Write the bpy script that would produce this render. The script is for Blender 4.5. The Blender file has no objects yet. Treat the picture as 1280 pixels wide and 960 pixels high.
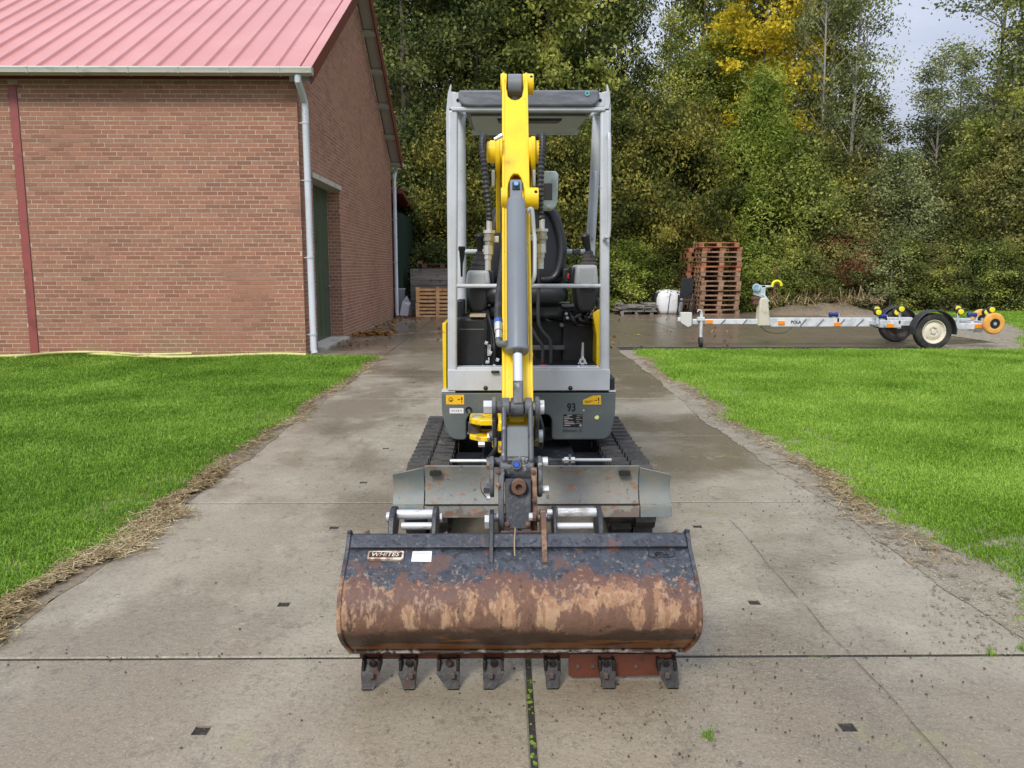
import bpy, math, random
import numpy as np
from mathutils import Vector, Matrix
random.seed(7); RNG = np.random.default_rng(7)
S = bpy.context.scene; COL = S.collection

# ------------------------------------------------------------------ camera
F = 1000.0; PITCH = math.atan(145 / F); YAW = math.atan(0.0101); CH = 1.40
cam_d = bpy.data.cameras.new('camera'); cam = bpy.data.objects.new('camera', cam_d); COL.objects.link(cam)
cam_d.sensor_width = 36; cam_d.lens = F / 1280 * 36; cam_d.clip_end = 2000; cam_d.clip_start = 0.05
cam.location = (0, 0, CH); cam.rotation_euler = (math.pi / 2 - PITCH, 0, -YAW)
S.camera = cam
_R = Matrix.Rotation(-YAW, 3, 'Z') @ Matrix.Rotation(math.pi / 2 - PITCH, 3, 'X')
def ray(px, py): return _R @ Vector(((px - 640) / F, (480 - py) / F, -1))
def P(px, py, Y):
    """world point at distance Y in front of the camera position that the photo shows at (px,py)"""
    d = ray(px, py); return Vector((0, 0, CH)) + d * (Y / d.y)
def G(px, py, Z=0.0):
    d = ray(px, py); return Vector((0, 0, CH)) + d * ((Z - CH) / d.z)

# ------------------------------------------------------------------ light
SUN_EL, SUN_AZ = math.radians(42), math.radians(205)     # azimuth clockwise from +Y
w = bpy.data.worlds.new('World'); S.world = w; w.use_nodes = True
nt = w.node_tree; N = nt.nodes; L = nt.links; N.clear()
sky = N.new('ShaderNodeTexSky'); sky.sky_type = 'NISHITA'; sky.sun_disc = False
sky.sun_elevation = SUN_EL; sky.sun_rotation = SUN_AZ; sky.air_density = 1.2; sky.dust_density = 2.0
tc = N.new('ShaderNodeTexCoord'); mp = N.new('ShaderNodeMapping'); mp.inputs['Scale'].default_value = (1, 1, 3.0)
no = N.new('ShaderNodeTexNoise'); no.inputs['Scale'].default_value = 2.6; no.inputs['Detail'].default_value = 7; no.inputs['Roughness'].default_value = .55
cr = N.new('ShaderNodeValToRGB'); cr.color_ramp.elements[0].position = .32; cr.color_ramp.elements[1].position = .66
cr.color_ramp.elements[0].color = (5.6, 6.2, 7.9, 1); cr.color_ramp.elements[1].color = (8.0, 8.5, 9.8, 1)
mx = N.new('ShaderNodeMixRGB'); mx.inputs[0].default_value = .88
bg = N.new('ShaderNodeBackground'); bg.inputs[1].default_value = .1; wo = N.new('ShaderNodeOutputWorld')
L.new(tc.outputs['Generated'], mp.inputs[0]); L.new(mp.outputs[0], no.inputs[0]); L.new(no.outputs[0], cr.inputs[0])
sz = N.new('ShaderNodeSeparateXYZ'); ma = N.new('ShaderNodeMath'); ma.operation = 'MULTIPLY_ADD'; ma.inputs[1].default_value = .95; ma.inputs[2].default_value = .52   # overcast sky: brighter overhead
mm0 = N.new('ShaderNodeMath'); mm0.operation = 'MAXIMUM'; mm0.inputs[1].default_value = 0; vs_ = N.new('ShaderNodeVectorMath'); vs_.operation = 'SCALE'
L.new(tc.outputs['Generated'], sz.inputs[0]); L.new(sz.outputs[2], mm0.inputs[0]); L.new(mm0.outputs[0], ma.inputs[0])
L.new(sky.outputs[0], mx.inputs[1]); L.new(cr.outputs[0], mx.inputs[2]); L.new(mx.outputs[0], vs_.inputs[0]); L.new(ma.outputs[0], vs_.inputs['Scale']); L.new(vs_.outputs[0], bg.inputs[0]); L.new(bg.outputs[0], wo.inputs[0])
sl = bpy.data.lights.new('sun', 'SUN'); sl.energy = 2.0; sl.angle = math.radians(16); sl.color = (1, .95, .87)
so = bpy.data.objects.new('sun', sl); COL.objects.link(so)
sd = Vector((math.sin(SUN_AZ) * math.cos(SUN_EL), math.cos(SUN_AZ) * math.cos(SUN_EL), math.sin(SUN_EL)))
so.rotation_euler = sd.to_track_quat('Z', 'Y').to_euler()
S.view_settings.view_transform = 'Standard'; S.view_settings.look = 'None'
S.view_settings.exposure = 0.45; S.view_settings.gamma = 1
S.cycles.use_denoising = True
S.cycles.max_bounces = 6; S.cycles.transparent_max_bounces = 8

# ------------------------------------------------------------------ materials
MATS = {}
def srgb(r, g, b):
    f = lambda c: (c / 255 / 12.92) if c / 255 <= .04045 else ((c / 255 + .055) / 1.055) ** 2.4
    return (f(r), f(g), f(b))
def M(name, base, rough=.5, metal=0.0, layers=(), bump=0.0, bs=60, coord='obj', spec=.5, bstretch=(1, 1, 1), bdetail=4, coat=0, trans=None):
    """layers: dicts c colour, s scale, lo, hi, st stretch, r rough, g (axis, p0, k), d detail, m metal, a strength, x(white noise offset)"""
    if name in MATS: return MATS[name]
    m = bpy.data.materials.new(name); m.use_nodes = True; nt = m.node_tree; N = nt.nodes; L = nt.links
    b = N['Principled BSDF']; b.inputs['Metallic'].default_value = metal
    b.inputs['Specular IOR Level'].default_value = spec; b.inputs['Coat Weight'].default_value = coat
    if coord == 'obj':
        t = N.new('ShaderNodeTexCoord'); oi = N.new('ShaderNodeObjectInfo')
        ad = N.new('ShaderNodeVectorMath'); ad.operation = 'MULTIPLY_ADD'
        ad.inputs[1].default_value = (1, 1, 1)
        sc_ = N.new('ShaderNodeMath'); sc_.operation = 'MULTIPLY'; sc_.inputs[1].default_value = 37.0
        L.new(oi.outputs['Random'], sc_.inputs[0])
        L.new(t.outputs['Object'], ad.inputs[0]); L.new(sc_.outputs[0], ad.inputs[2]); vec = ad.outputs[0]
    elif coord == 'world':
        t = N.new('ShaderNodeNewGeometry'); vec = t.outputs['Position']
    pos = N.new('ShaderNodeNewGeometry').outputs['Position']
    sep = N.new('ShaderNodeSeparateXYZ'); L.new(pos, sep.inputs[0])
    colv = None; rv = None; prev = base
    for i, ly in enumerate(layers):
        mp = N.new('ShaderNodeMapping'); st = ly.get('st', (1, 1, 1)); mp.inputs['Scale'].default_value = st
        mp.inputs['Location'].default_value = (i * 3.7, i * 1.3, i * 5.1)
        L.new(vec, mp.inputs[0])
        n = N.new('ShaderNodeTexNoise'); n.inputs['Scale'].default_value = ly['s']; n.inputs['Detail'].default_value = ly.get('d', 5); n.inputs['Roughness'].default_value = ly.get('nr', .6)
        L.new(mp.outputs[0], n.inputs[0]); v = n.outputs[0]
        if 'g' in ly:
            for (ax, p0, k) in (ly['g'] if isinstance(ly['g'], list) else [ly['g']]):
                s1 = N.new('ShaderNodeMath'); s1.operation = 'MULTIPLY_ADD'; s1.inputs[1].default_value = k; s1.inputs[2].default_value = -p0 * k
                L.new(sep.outputs[ax], s1.inputs[0]); s2 = N.new('ShaderNodeMath'); s2.operation = 'ADD'
                L.new(v, s2.inputs[0]); L.new(s1.outputs[0], s2.inputs[1]); v = s2.outputs[0]
        mr = N.new('ShaderNodeMapRange'); mr.interpolation_type = 'SMOOTHSTEP'
        mr.inputs[1].default_value = ly['lo']; mr.inputs[2].default_value = ly['hi']; mr.inputs[4].default_value = ly.get('a', 1)
        L.new(v, mr.inputs[0])
        x = N.new('ShaderNodeMixRGB'); L.new(mr.outputs[0], x.inputs[0])
        if colv: L.new(colv, x.inputs[1])
        else: x.inputs[1].default_value = (*base, 1)
        x.inputs[2].default_value = (*ly['c'], 1); colv = x.outputs[0]
        if 'r' in ly or rv:
            y = N.new('ShaderNodeMix'); L.new(mr.outputs[0], y.inputs[0])
            if rv: L.new(rv, y.inputs[2])
            else: y.inputs[2].default_value = rough
            if 'r' in ly: y.inputs[3].default_value = ly['r']
            elif rv: L.new(rv, y.inputs[3])
            rv = y.outputs[0]
    if colv: L.new(colv, b.inputs['Base Color'])
    else: b.inputs['Base Color'].default_value = (*base, 1)
    if rv: L.new(rv, b.inputs['Roughness'])
    else: b.inputs['Roughness'].default_value = rough
    if bump:
        mp = N.new('ShaderNodeMapping'); mp.inputs['Scale'].default_value = bstretch; L.new(vec, mp.inputs[0])
        n = N.new('ShaderNodeTexNoise'); n.inputs['Scale'].default_value = bs; n.inputs['Detail'].default_value = bdetail
        L.new(mp.outputs[0], n.inputs[0]); bm = N.new('ShaderNodeBump'); bm.inputs['Strength'].default_value = 1; bm.inputs['Distance'].default_value = bump
        L.new(n.outputs[0], bm.inputs['Height']); L.new(bm.outputs[0], b.inputs['Normal'])
    MATS[name] = m; return m

DIRT = (.16, .12, .08)
yellow = M('yellow_paint', (.88, .60, .008), .33, layers=[dict(c=(.72, .46, .006), s=6, lo=.45, hi=.7, a=.6), dict(c=(.30, .21, .10), s=22, lo=.66, hi=.74, r=.7, a=.55), dict(c=(.05, .04, .03), s=55, lo=.68, hi=.72, r=.7, a=.75), dict(c=(.35, .26, .06), s=3, lo=.56, hi=.75, a=.5, d=9, st=(1, 1, .4)), dict(c=(.22, .16, .05), s=24, lo=.60, hi=.74, r=.7, a=.7, d=8, g=(2, 1.0, -.22))], bump=.0006, bs=40, coat=.1)
silver = M('silver_paint', (.52, .55, .59), .38, layers=[dict(c=(.38, .39, .40), s=5, lo=.4, hi=.7, a=.6), dict(c=(.2, .17, .14), s=45, lo=.66, hi=.72, r=.7, a=.6), dict(c=(.32, .30, .27), s=9, lo=.56, hi=.72, a=.5, st=(1, 1, .25), d=9)], bump=.0003, bs=80)
dgrey = M('grey_paint', (.105, .125, .130), .42, layers=[dict(c=(.15, .165, .16), s=4, lo=.4, hi=.7, a=.7), dict(c=(.25, .22, .17), s=30, lo=.64, hi=.76, r=.8, a=.45)], bump=.0004, bs=60)
cylg = M('cylinder_grey_paint', (.165, .185, .205), .34, layers=[dict(c=(.15, .165, .18), s=8, lo=.42, hi=.7, a=.7, st=(1, 1, .4)), dict(c=(.30, .26, .18), s=38, lo=.66, hi=.74, r=.7, a=.5), dict(c=(.04, .03, .03), s=60, lo=.74, hi=.78, a=.8)], bump=.0003, bs=60)
linkg = M('worn_link_paint', (.085, .092, .10), .45, layers=[dict(c=(.03, .03, .032), s=16, lo=.5, hi=.62, a=.8), dict(c=(.42, .40, .36), s=30, lo=.60, hi=.66, r=.6, a=.55),dict(c=(.24, .20, .16), s=9, lo=.52, hi=.72, r=.8, a=.6), dict(c=(.20, .09, .04), s=26, lo=.62, hi=.74, r=.85, a=.8), dict(c=(.32, .33, .33), s=55, lo=.68, hi=.74, r=.4, a=.7)], bump=.001, bs=50)
blackp = M('black_worn_paint', (.016, .019, .025), .42, layers=[dict(c=(.10, .10, .11), s=14, lo=.55, hi=.72, r=.6, a=.6), dict(c=(.26, .19, .13), s=24, lo=.64, hi=.74, r=.85, a=.6)], bump=.0012, bs=70)
rusty = M('rusty_steel', (.13, .07, .045), .8, layers=[dict(c=(.30, .19, .12), s=14, lo=.45, hi=.65), dict(c=(.05, .04, .04), s=30, lo=.55, hi=.7, a=.8), dict(c=(.45, .38, .30), s=40, lo=.66, hi=.74)], bump=.0015, bs=60)
zinc = M('zinc_plated', (.62, .63, .62), .35, .6, layers=[dict(c=(.35, .30, .22), s=30, lo=.55, hi=.7, a=.6, r=.6)], bump=.0004)
chrome = M('chrome', (.8, .8, .8), .12, 1)
whitepin = M('white_worn_pin', (.56, .575, .58), .38, .3, layers=[dict(c=(.26, .23, .19), s=22, lo=.52, hi=.66, r=.7, st=(.6, 1, 2), a=.8)], bump=.0006)
rubber = M('rubber', (.018, .018, .018), .72, layers=[dict(c=(.075, .065, .055), s=7, lo=.42, hi=.68, r=.9)], bump=.002, bs=60)
trackm = M('track_rubber', (.026, .026, .027), .5, layers=[dict(c=(.075, .065, .055), s=9, lo=.45, hi=.66, r=.8), dict(c=(.20, .14, .10), s=13, lo=.62, hi=.72, r=.9, a=.7)], bump=.004, bs=50)
plast = M('black_plastic', (.012, .013, .015), .45, layers=[dict(c=(.04, .04, .04), s=10, lo=.5, hi=.75, a=.6)], bump=.0004, bs=200)
vinyl = M('black_vinyl', (.011, .012, .014), .38, bump=.0008, bs=120)
hosem = M('hose_rubber', (.018, .018, .021), .5, layers=[dict(c=(.12, .12, .12), s=20, lo=.5, hi=.8, a=.5)])
lgrey = M('light_grey_plastic', (.42, .44, .44), .5, layers=[dict(c=(.33, .33, .32), s=8, lo=.45, hi=.7, a=.5)], bump=.0003, bs=200)
visor = M('charcoal_moulding', (.11, .12, .14), .55, layers=[dict(c=(.19, .20, .22), s=7, lo=.4, hi=.7, st=(1, 1, 4)), dict(c=(.05, .05, .055), s=25, lo=.62, hi=.75, a=.8)], bump=.001, bs=90)
red = M('red_plastic', (.6, .02, .02), .4)
blue = M('blue_cap', (.03, .10, .42), .4)
sticker_y = M('yellow_sticker', (.85, .50, .01), .4, layers=[dict(c=(.75, .42, .02), s=60, lo=.5, hi=.6)])
sticker_w = M('white_sticker', (.72, .72, .72), .4)
ink = M('black_ink', (.01, .01, .012), .5)
palegreen = M('pale_housing', (.42, .52, .52), .4, layers=[dict(c=(.30, .36, .35), s=12, lo=.5, hi=.7)])
lens = M('dark_lens', (.06, .05, .045), .15)
BK = .30
bucketm = M('bucket_paint_and_rust', (.022, .027, .038), .42, coord='world', layers=[
    dict(c=(.048, .055, .070), s=11, lo=.44, hi=.60, r=.5, a=.85, nr=.75, d=9), dict(c=(.13, .14, .15), s=45, lo=.57, hi=.68, r=.5, a=.55, d=8),
    dict(c=(.006, .007, .010), s=48, lo=.56, hi=.62, r=.3, a=.9),
    dict(c=(.20, .19, .18), s=55, lo=.655, hi=.70, r=.7, a=.8, g=(2, .45, -1)),
    dict(c=(.105, .042, .026), s=9, lo=.50, hi=.54, r=.6, st=(1.3, .5, .28), d=9, nr=.62, g=[(2, .412, -5.0)]),
    dict(c=(.27, .145, .08), s=4.2, lo=.50, hi=.55, r=.85, st=(1, .6, .6), d=10, nr=.68, g=[(2, .365, -1.7)]),
    dict(c=(.47, .33, .21), s=70, lo=.52, hi=.68, r=.85, a=.5, st=(1, 1, .12), g=[(2, .40, -1.5)]),
    dict(c=(.34, .20, .11), s=38, lo=.57, hi=.64, r=.85, a=.75, g=[(2, .38, -.9)], st=(1, 1, .45)),
    dict(c=(.10, .045, .03), s=14, lo=.56, hi=.62, a=.8, d=8, st=(1, 1, .4), g=(2, .44, -.8)),
    dict(c=(.060, .030, .018), s=7, lo=.46, hi=.62, r=.45, st=(.6, .6, 1.2), d=9, nr=.66, g=(2, .262, -4.5)),
    dict(c=(.30, .11, .02), s=9, lo=.60, hi=.66, a=.8, g=(2, .225, -4), st=(.4, 1, 2)),
    dict(c=(.03, .017, .012), s=30, lo=.60, hi=.68, a=.8, st=(1, 1, .5))], bump=.0035, bs=55, bdetail=7, spec=.6)
rustflat = M('smooth_rust_brown', (.12, .035, .018), .45, layers=[dict(c=(.05, .02, .015), s=8, lo=.45, hi=.65)], bump=.0008)
toothm = M('tooth_steel', (.012, .010, .009), .5, layers=[dict(c=(.075, .038, .025), s=16, lo=.52, hi=.68, r=.8), dict(c=(.28, .25, .22), s=30, lo=.66, hi=.72, a=.8)], bump=.002, bs=60)
bladem = M('dozer_blade_worn_paint', (.185, .195, .185), .5, coord='world', layers=[
    dict(c=(.25, .235, .20), s=5, lo=.38, hi=.62, r=.7), dict(c=(.27, .13, .06), s=26, lo=.57, hi=.64, r=.85, a=.8, st=(.5, 1, 1)),
    dict(c=(.07, .06, .055), s=26, lo=.62, hi=.70, a=.8), dict(c=(.10, .055, .04), s=16, lo=.52, hi=.62, g=(2, .28, -4), a=.6),
    dict(c=(.42, .40, .36), s=48, lo=.655, hi=.70, a=.6)], bump=.002, bs=40, bdetail=6)
wingm = M('dozer_wing_paint', (.15, .18, .18), .45, coord='world', layers=[dict(c=(.20, .21, .19), s=6, lo=.4, hi=.62, r=.55), dict(c=(.26, .22, .16), s=14, lo=.52, hi=.66, r=.7, a=.5, d=9), dict(c=(.26, .15, .08), s=22, lo=.66, hi=.72, a=.8), dict(c=(.08, .09, .09), s=40, lo=.66, hi=.71, a=.7)], bump=.001, bs=40)
concrete = M('wet_concrete', (.285, .250, .185), .46, coord='world', spec=.4, layers=[
    dict(c=(.37, .33, .25), s=1.3, lo=.42, hi=.68, d=12, nr=.7),
    dict(c=(.185, .155, .11), s=.9, lo=.47, hi=.60, r=.27, d=12, nr=.66, st=(1, .6, 1), a=.8),
    dict(c=(.135, .105, .07), s=.5, lo=.50, hi=.66, r=.20, d=9, nr=.6, g=[(1, 5.8, .022), (0, .5, .04)], a=.85),
    dict(c=(.235, .185, .125), s=1.3, lo=.55, hi=.85, r=.35, d=8, g=[(1, 3.0, -.35)], a=.6),
    dict(c=(.15, .13, .10), s=7, lo=.585, hi=.66, a=.6, d=11, nr=.72, st=(1, .4, 1)),
    dict(c=(.50, .43, .32), s=5, lo=.60, hi=.68, a=.5, d=11, nr=.75),
    dict(c=(.50, .44, .34), s=110, lo=.52, hi=.62, a=.3, d=3, nr=.8), dict(c=(.12, .10, .075), s=75, lo=.53, hi=.62, a=.45, d=3, nr=.8), dict(c=(.11, .095, .07), s=22, lo=.56, hi=.64, a=.45, d=8, nr=.75, st=(1, .6, 1)),
    dict(c=(.07, .06, .045), s=12, lo=.635, hi=.66, a=.8, d=9, nr=.75),
    dict(c=(.24, .25, .09), s=2.2, lo=.64, hi=.76, a=.45, d=9)], bump=.004, bs=30, bdetail=12)
jointm = M('joint_dirt', (.022, .019, .014), .9, coord='world', layers=[dict(c=(.05, .08, .012), s=5, lo=.58, hi=.66), dict(c=(.06, .05, .035), s=60, lo=.55, hi=.65)], bump=.004, bs=90)
mossm = M('moss', (.10, .17, .015), .95, layers=[dict(c=(.2, .26, .03), s=60, lo=.45, hi=.6)], bump=.004, bs=150)
pitm = M('hole_dirt_and_bend_shade', (.02, .018, .015), .9)  # dirt in slab pits; also the dark painted at blade slots and bend
soil = M('verge_soil', (.20, .16, .11), .9, coord='world', layers=[dict(c=(.22, .165, .095), s=3, lo=.45, hi=.62, d=7), dict(c=(.09, .07, .045), s=18, lo=.54, hi=.64, d=7), dict(c=(.34, .30, .23), s=80, lo=.62, hi=.68)], bump=.02, bs=35, bdetail=8)
gravel = M('verge_gravel', (.25, .215, .155), .9, coord='world', layers=[dict(c=(.30, .26, .19), s=4, lo=.45, hi=.6, d=6), dict(c=(.12, .10, .065), s=12, lo=.54, hi=.64, d=8), dict(c=(.46, .43, .36), s=70, lo=.6, hi=.66), dict(c=(.32, .23, .10), s=6, lo=.6, hi=.7, a=.6)], bump=.018, bs=60, bdetail=8)
lawnL = M('lawn_earth_left', (.045, .10, .015), .9, coord='world', layers=[dict(c=(.05, .10, .015), s=3, lo=.4, hi=.6)], bump=.02, bs=50)
lawnR = M('lawn_earth_right', (.09, .15, .022), .9, coord='world', layers=[dict(c=(.11, .16, .03), s=3, lo=.4, hi=.6)], bump=.02, bs=50)
groundm = M('far_ground', (.055, .06, .022), .95, coord='world', layers=[dict(c=(.10, .08, .05), s=.8, lo=.5, hi=.65, d=8)], bump=.03, bs=8, bdetail=8)
bark = M('bark', (.085, .072, .055), .9, layers=[dict(c=(.16, .15, .13), s=5, lo=.5, hi=.65, st=(1, 1, .3))], bump=.01, bs=20)
palebark = M('pale_bark', (.30, .28, .24), .85, layers=[dict(c=(.10, .09, .08), s=4, lo=.5, hi=.62, st=(1, 1, .5))], bump=.006, bs=20)
mortar = M('mortar', (.50, .39, .29), .9, coord='world', layers=[dict(c=(.58, .48, .38), s=9, lo=.45, hi=.62), dict(c=(.22, .15, .11), s=.9, lo=.5, hi=.7, a=.6)], bump=.002, bs=90)
reds = M('red_steel', (.30, .075, .065), .45, layers=[dict(c=(.20, .055, .05), s=5, lo=.5, hi=.7)], bump=.0005)
roofm = M('red_roof_sheet', (.50, .175, .15), .32, coord='world', layers=[dict(c=(.55, .22, .195), s=.7, lo=.4, hi=.65, r=.36), dict(c=(.40, .15, .13), s=14, lo=.60, hi=.72, st=(1, .12, .12), a=.6, d=9)], spec=.8, bump=.0008, bs=3)
maroon = M('maroon_trim', (.16, .032, .026), .4, layers=[dict(c=(.10, .02, .02), s=3, lo=.5, hi=.7)])
soffit = M('soffit_board', (.42, .41, .37), .7)
gutterm = M('cream_gutter', (.50, .49, .43), .4, layers=[dict(c=(.30, .29, .25), s=4, lo=.5, hi=.7, st=(1, 1, 4), a=.6)])
pipem = M('grey_downpipe', (.58, .61, .65), .35, layers=[dict(c=(.42, .43, .44), s=3, lo=.45, hi=.7, st=(1, 1, .3))])
doorm = M('green_door', (.055, .085, .05), .45, coord='world', layers=[dict(c=(.12, .13, .05), s=1.6, lo=.5, hi=.68, st=(1, 1, .4)), dict(c=(.03, .045, .03), s=6, lo=.55, hi=.7)], bump=.001)
shedm = M('shed_green', (.014, .035, .020), .6)
stonem = M('lintel_stone', (.48, .45, .38), .8, layers=[dict(c=(.3, .28, .22), s=6, lo=.5, hi=.7)], bump=.002)
hoseY = M('yellow_hose', (.62, .58, .22), .5, layers=[dict(c=(.42, .38, .16), s=5, lo=.5, hi=.7)])
palr = M('pallet_red_wood', (.26, .10, .05), .85, layers=[dict(c=(.42, .20, .10), s=4, lo=.4, hi=.6), dict(c=(.16, .06, .03), s=9, lo=.55, hi=.7)], bump=.002)
palb = M('pallet_brown_wood', (.20, .115, .07), .85, layers=[dict(c=(.33, .20, .12), s=4, lo=.4, hi=.6), dict(c=(.10, .06, .04), s=9, lo=.55, hi=.7)], bump=.002)
palo = M('fresh_orange_wood', (.72, .40, .17), .8, layers=[dict(c=(.82, .52, .26), s=4, lo=.4, hi=.6), dict(c=(.34, .16, .07), s=9, lo=.55, hi=.7)], bump=.002)
greyw = M('weathered_grey_wood', (.16, .145, .13), .9, layers=[dict(c=(.26, .24, .21), s=3, lo=.4, hi=.6, st=(.3, 1, 3)), dict(c=(.07, .06, .05), s=9, lo=.55, hi=.7)], bump=.003)
bagm = M('white_bag', (.72, .73, .74), .7, layers=[dict(c=(.55, .55, .55), s=3, lo=.5, hi=.7)], bump=.01, bs=5)
galv = M('galvanised_steel', (.70, .72, .74), .42, .12, layers=[dict(c=(.52, .54, .57), s=6, lo=.42, hi=.62), dict(c=(.82, .83, .84), s=14, lo=.55, hi=.65, a=.6)], bump=.0005)
cream = M('cream_post', (.58, .55, .44), .6, layers=[dict(c=(.42, .38, .26), s=5, lo=.5, hi=.7)])
orange = M('orange_rubber', (.72, .32, .05), .55, layers=[dict(c=(.78, .42, .12), s=5, lo=.4, hi=.6)])
amber = M('amber_reflector', (.9, .28, .01), .25)
yroll = M('yellow_roller', (.82, .72, .02), .45)
broll = M('blue_roller', (.012, .03, .20), .45)
rimm = M('cream_rim', (.68, .62, .50), .55, layers=[dict(c=(.30, .15, .06), s=9, lo=.58, hi=.70, r=.8)], bump=.001)
crumbm = M('mud_crumb', (.05, .042, .032), .95, layers=[dict(c=(.10, .08, .05), s=20, lo=.4, hi=.6)])
mirror = M('mirror_glass', (.5, .5, .5), .05, 1)

def brick_mat():
    m = bpy.data.materials.new('red_brown_brick'); m.use_nodes = True; nt = m.node_tree; N = nt.nodes; L = nt.links; b = N['Principled BSDF']
    g = N.new('ShaderNodeNewGeometry'); s = N.new('ShaderNodeSeparateXYZ'); L.new(g.outputs['Position'], s.inputs[0])
    def mth(op, a, b_=None, c=None):
        n = N.new('ShaderNodeMath'); n.operation = op
        for i, v in enumerate((a, b_, c)):
            if v is None: continue
            if isinstance(v, (int, float)): n.inputs[i].default_value = v
            else: L.new(v, n.inputs[i])
        return n.outputs[0]
    row = mth('FLOOR', mth('DIVIDE', s.outputs[2], BC))
    off = mth('FRACT', mth('MULTIPLY', row, .38))
    sx = mth('DIVIDE', mth('SUBTRACT', mth('ADD', s.outputs[0], s.outputs[1]), BX0 + BY0), BL)
    colu = mth('FLOOR', mth('ADD', sx, off))
    cb = N.new('ShaderNodeCombineXYZ'); L.new(colu, cb.inputs[0]); L.new(row, cb.inputs[1])
    wn = N.new('ShaderNodeTexWhiteNoise'); wn.noise_dimensions = '3D'; L.new(cb.outputs[0], wn.inputs[0])
    n = N.new('ShaderNodeTexNoise'); n.inputs['Scale'].default_value = .55; n.inputs['Detail'].default_value = 5; L.new(g.outputs['Position'], n.inputs[0])
    n2 = N.new('ShaderNodeTexNoise'); n2.inputs['Scale'].default_value = 60; n2.inputs['Detail'].default_value = 4; L.new(g.outputs['Position'], n2.inputs[0])
    v = mth('ADD', mth('MULTIPLY', wn.outputs[0], .42), mth('MULTIPLY', n.outputs[0], .62)); v = mth('ADD', v, mth('MULTIPLY_ADD', n2.outputs[0], .5, -.25))
    r = N.new('ShaderNodeValToRGB'); e = r.color_ramp.elements
    e[0].position = .15; e[0].color = (.215, .095, .060, 1); e[1].position = .95; e[1].color = (.44, .225, .14, 1)
    x = e.new(.5); x.color = (.335, .155, .098, 1); x = e.new(.75); x.color = (.375, .175, .110, 1)
    L.new(v, r.inputs[0])
    # algae and efflorescence low on the wall
    n3 = N.new('ShaderNodeTexNoise'); n3.inputs['Scale'].default_value = 1.6; n3.inputs['Detail'].default_value = 7; L.new(g.outputs['Position'], n3.inputs[0])
    a = mth('SUBTRACT', n3.outputs[0], mth('MULTIPLY', s.outputs[2], .55)); mr = N.new('ShaderNodeMapRange'); mr.inputs[1].default_value = .35; mr.inputs[2].default_value = .55; mr.inputs[4].default_value = .55
    L.new(a, mr.inputs[0]); mx = N.new('ShaderNodeMixRGB'); L.new(mr.outputs[0], mx.inputs[0]); L.new(r.outputs[0], mx.inputs[1]); mx.inputs[2].default_value = (.27, .20, .10, 1)
    L.new(mx.outputs[0], b.inputs['Base Color']); b.inputs['Roughness'].default_value = .8
    bm = N.new('ShaderNodeBump'); bm.inputs['Distance'].default_value = .003; L.new(n2.outputs[0], bm.inputs['Height']); L.new(bm.outputs[0], b.inputs['Normal'])
    return m

def leaf_mat(name, c1, c2, c3, accent=None, acc=.9, tr=.35, rough=.5, spec=.12, var=1.1):
    m = bpy.data.materials.new(name); m.use_nodes = True; nt = m.node_tree; N = nt.nodes; L = nt.links; N.clear()
    at = N.new('ShaderNodeAttribute'); at.attribute_name = 'rnd'
    g = N.new('ShaderNodeNewGeometry'); n = N.new('ShaderNodeTexNoise'); n.inputs['Scale'].default_value = .9; n.inputs['Detail'].default_value = 3
    L.new(g.outputs['Position'], n.inputs[0])
    ad = N.new('ShaderNodeMath'); ad.operation = 'MULTIPLY_ADD'; ad.inputs[1].default_value = .55; L.new(at.outputs['Fac'], ad.inputs[0])
    m2 = N.new('ShaderNodeMath'); m2.operation = 'MULTIPLY_ADD'; m2.inputs[1].default_value = var; m2.inputs[2].default_value = .23 - var * .5; L.new(n.outputs[0], m2.inputs[0]); L.new(m2.outputs[0], ad.inputs[2])
    r = N.new('ShaderNodeValToRGB'); e = r.color_ramp.elements
    e[0].position = .1; e[0].color = (*c1, 1); e[1].position = .85; e[1].color = (*c3, 1); x = e.new(.48); x.color = (*c2, 1)
    if accent: e[2].position = acc - .08; x = e.new(acc); x.color = (*accent, 1)
    L.new(ad.outputs[0], r.inputs[0])
    d = N.new('ShaderNodeBsdfPrincipled'); d.inputs['Roughness'].default_value = rough; d.inputs['Specular IOR Level'].default_value = spec; t = N.new('ShaderNodeBsdfTranslucent')
    ms = N.new('ShaderNodeMixShader'); ms.inputs[0].default_value = tr; o = N.new('ShaderNodeOutputMaterial')
    L.new(r.outputs[0], d.inputs['Base Color']); L.new(r.outputs[0], t.inputs[0]); L.new(d.outputs[0], ms.inputs[1]); L.new(t.outputs[0], ms.inputs[2]); L.new(ms.outputs[0], o.inputs[0])
    return m

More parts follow.
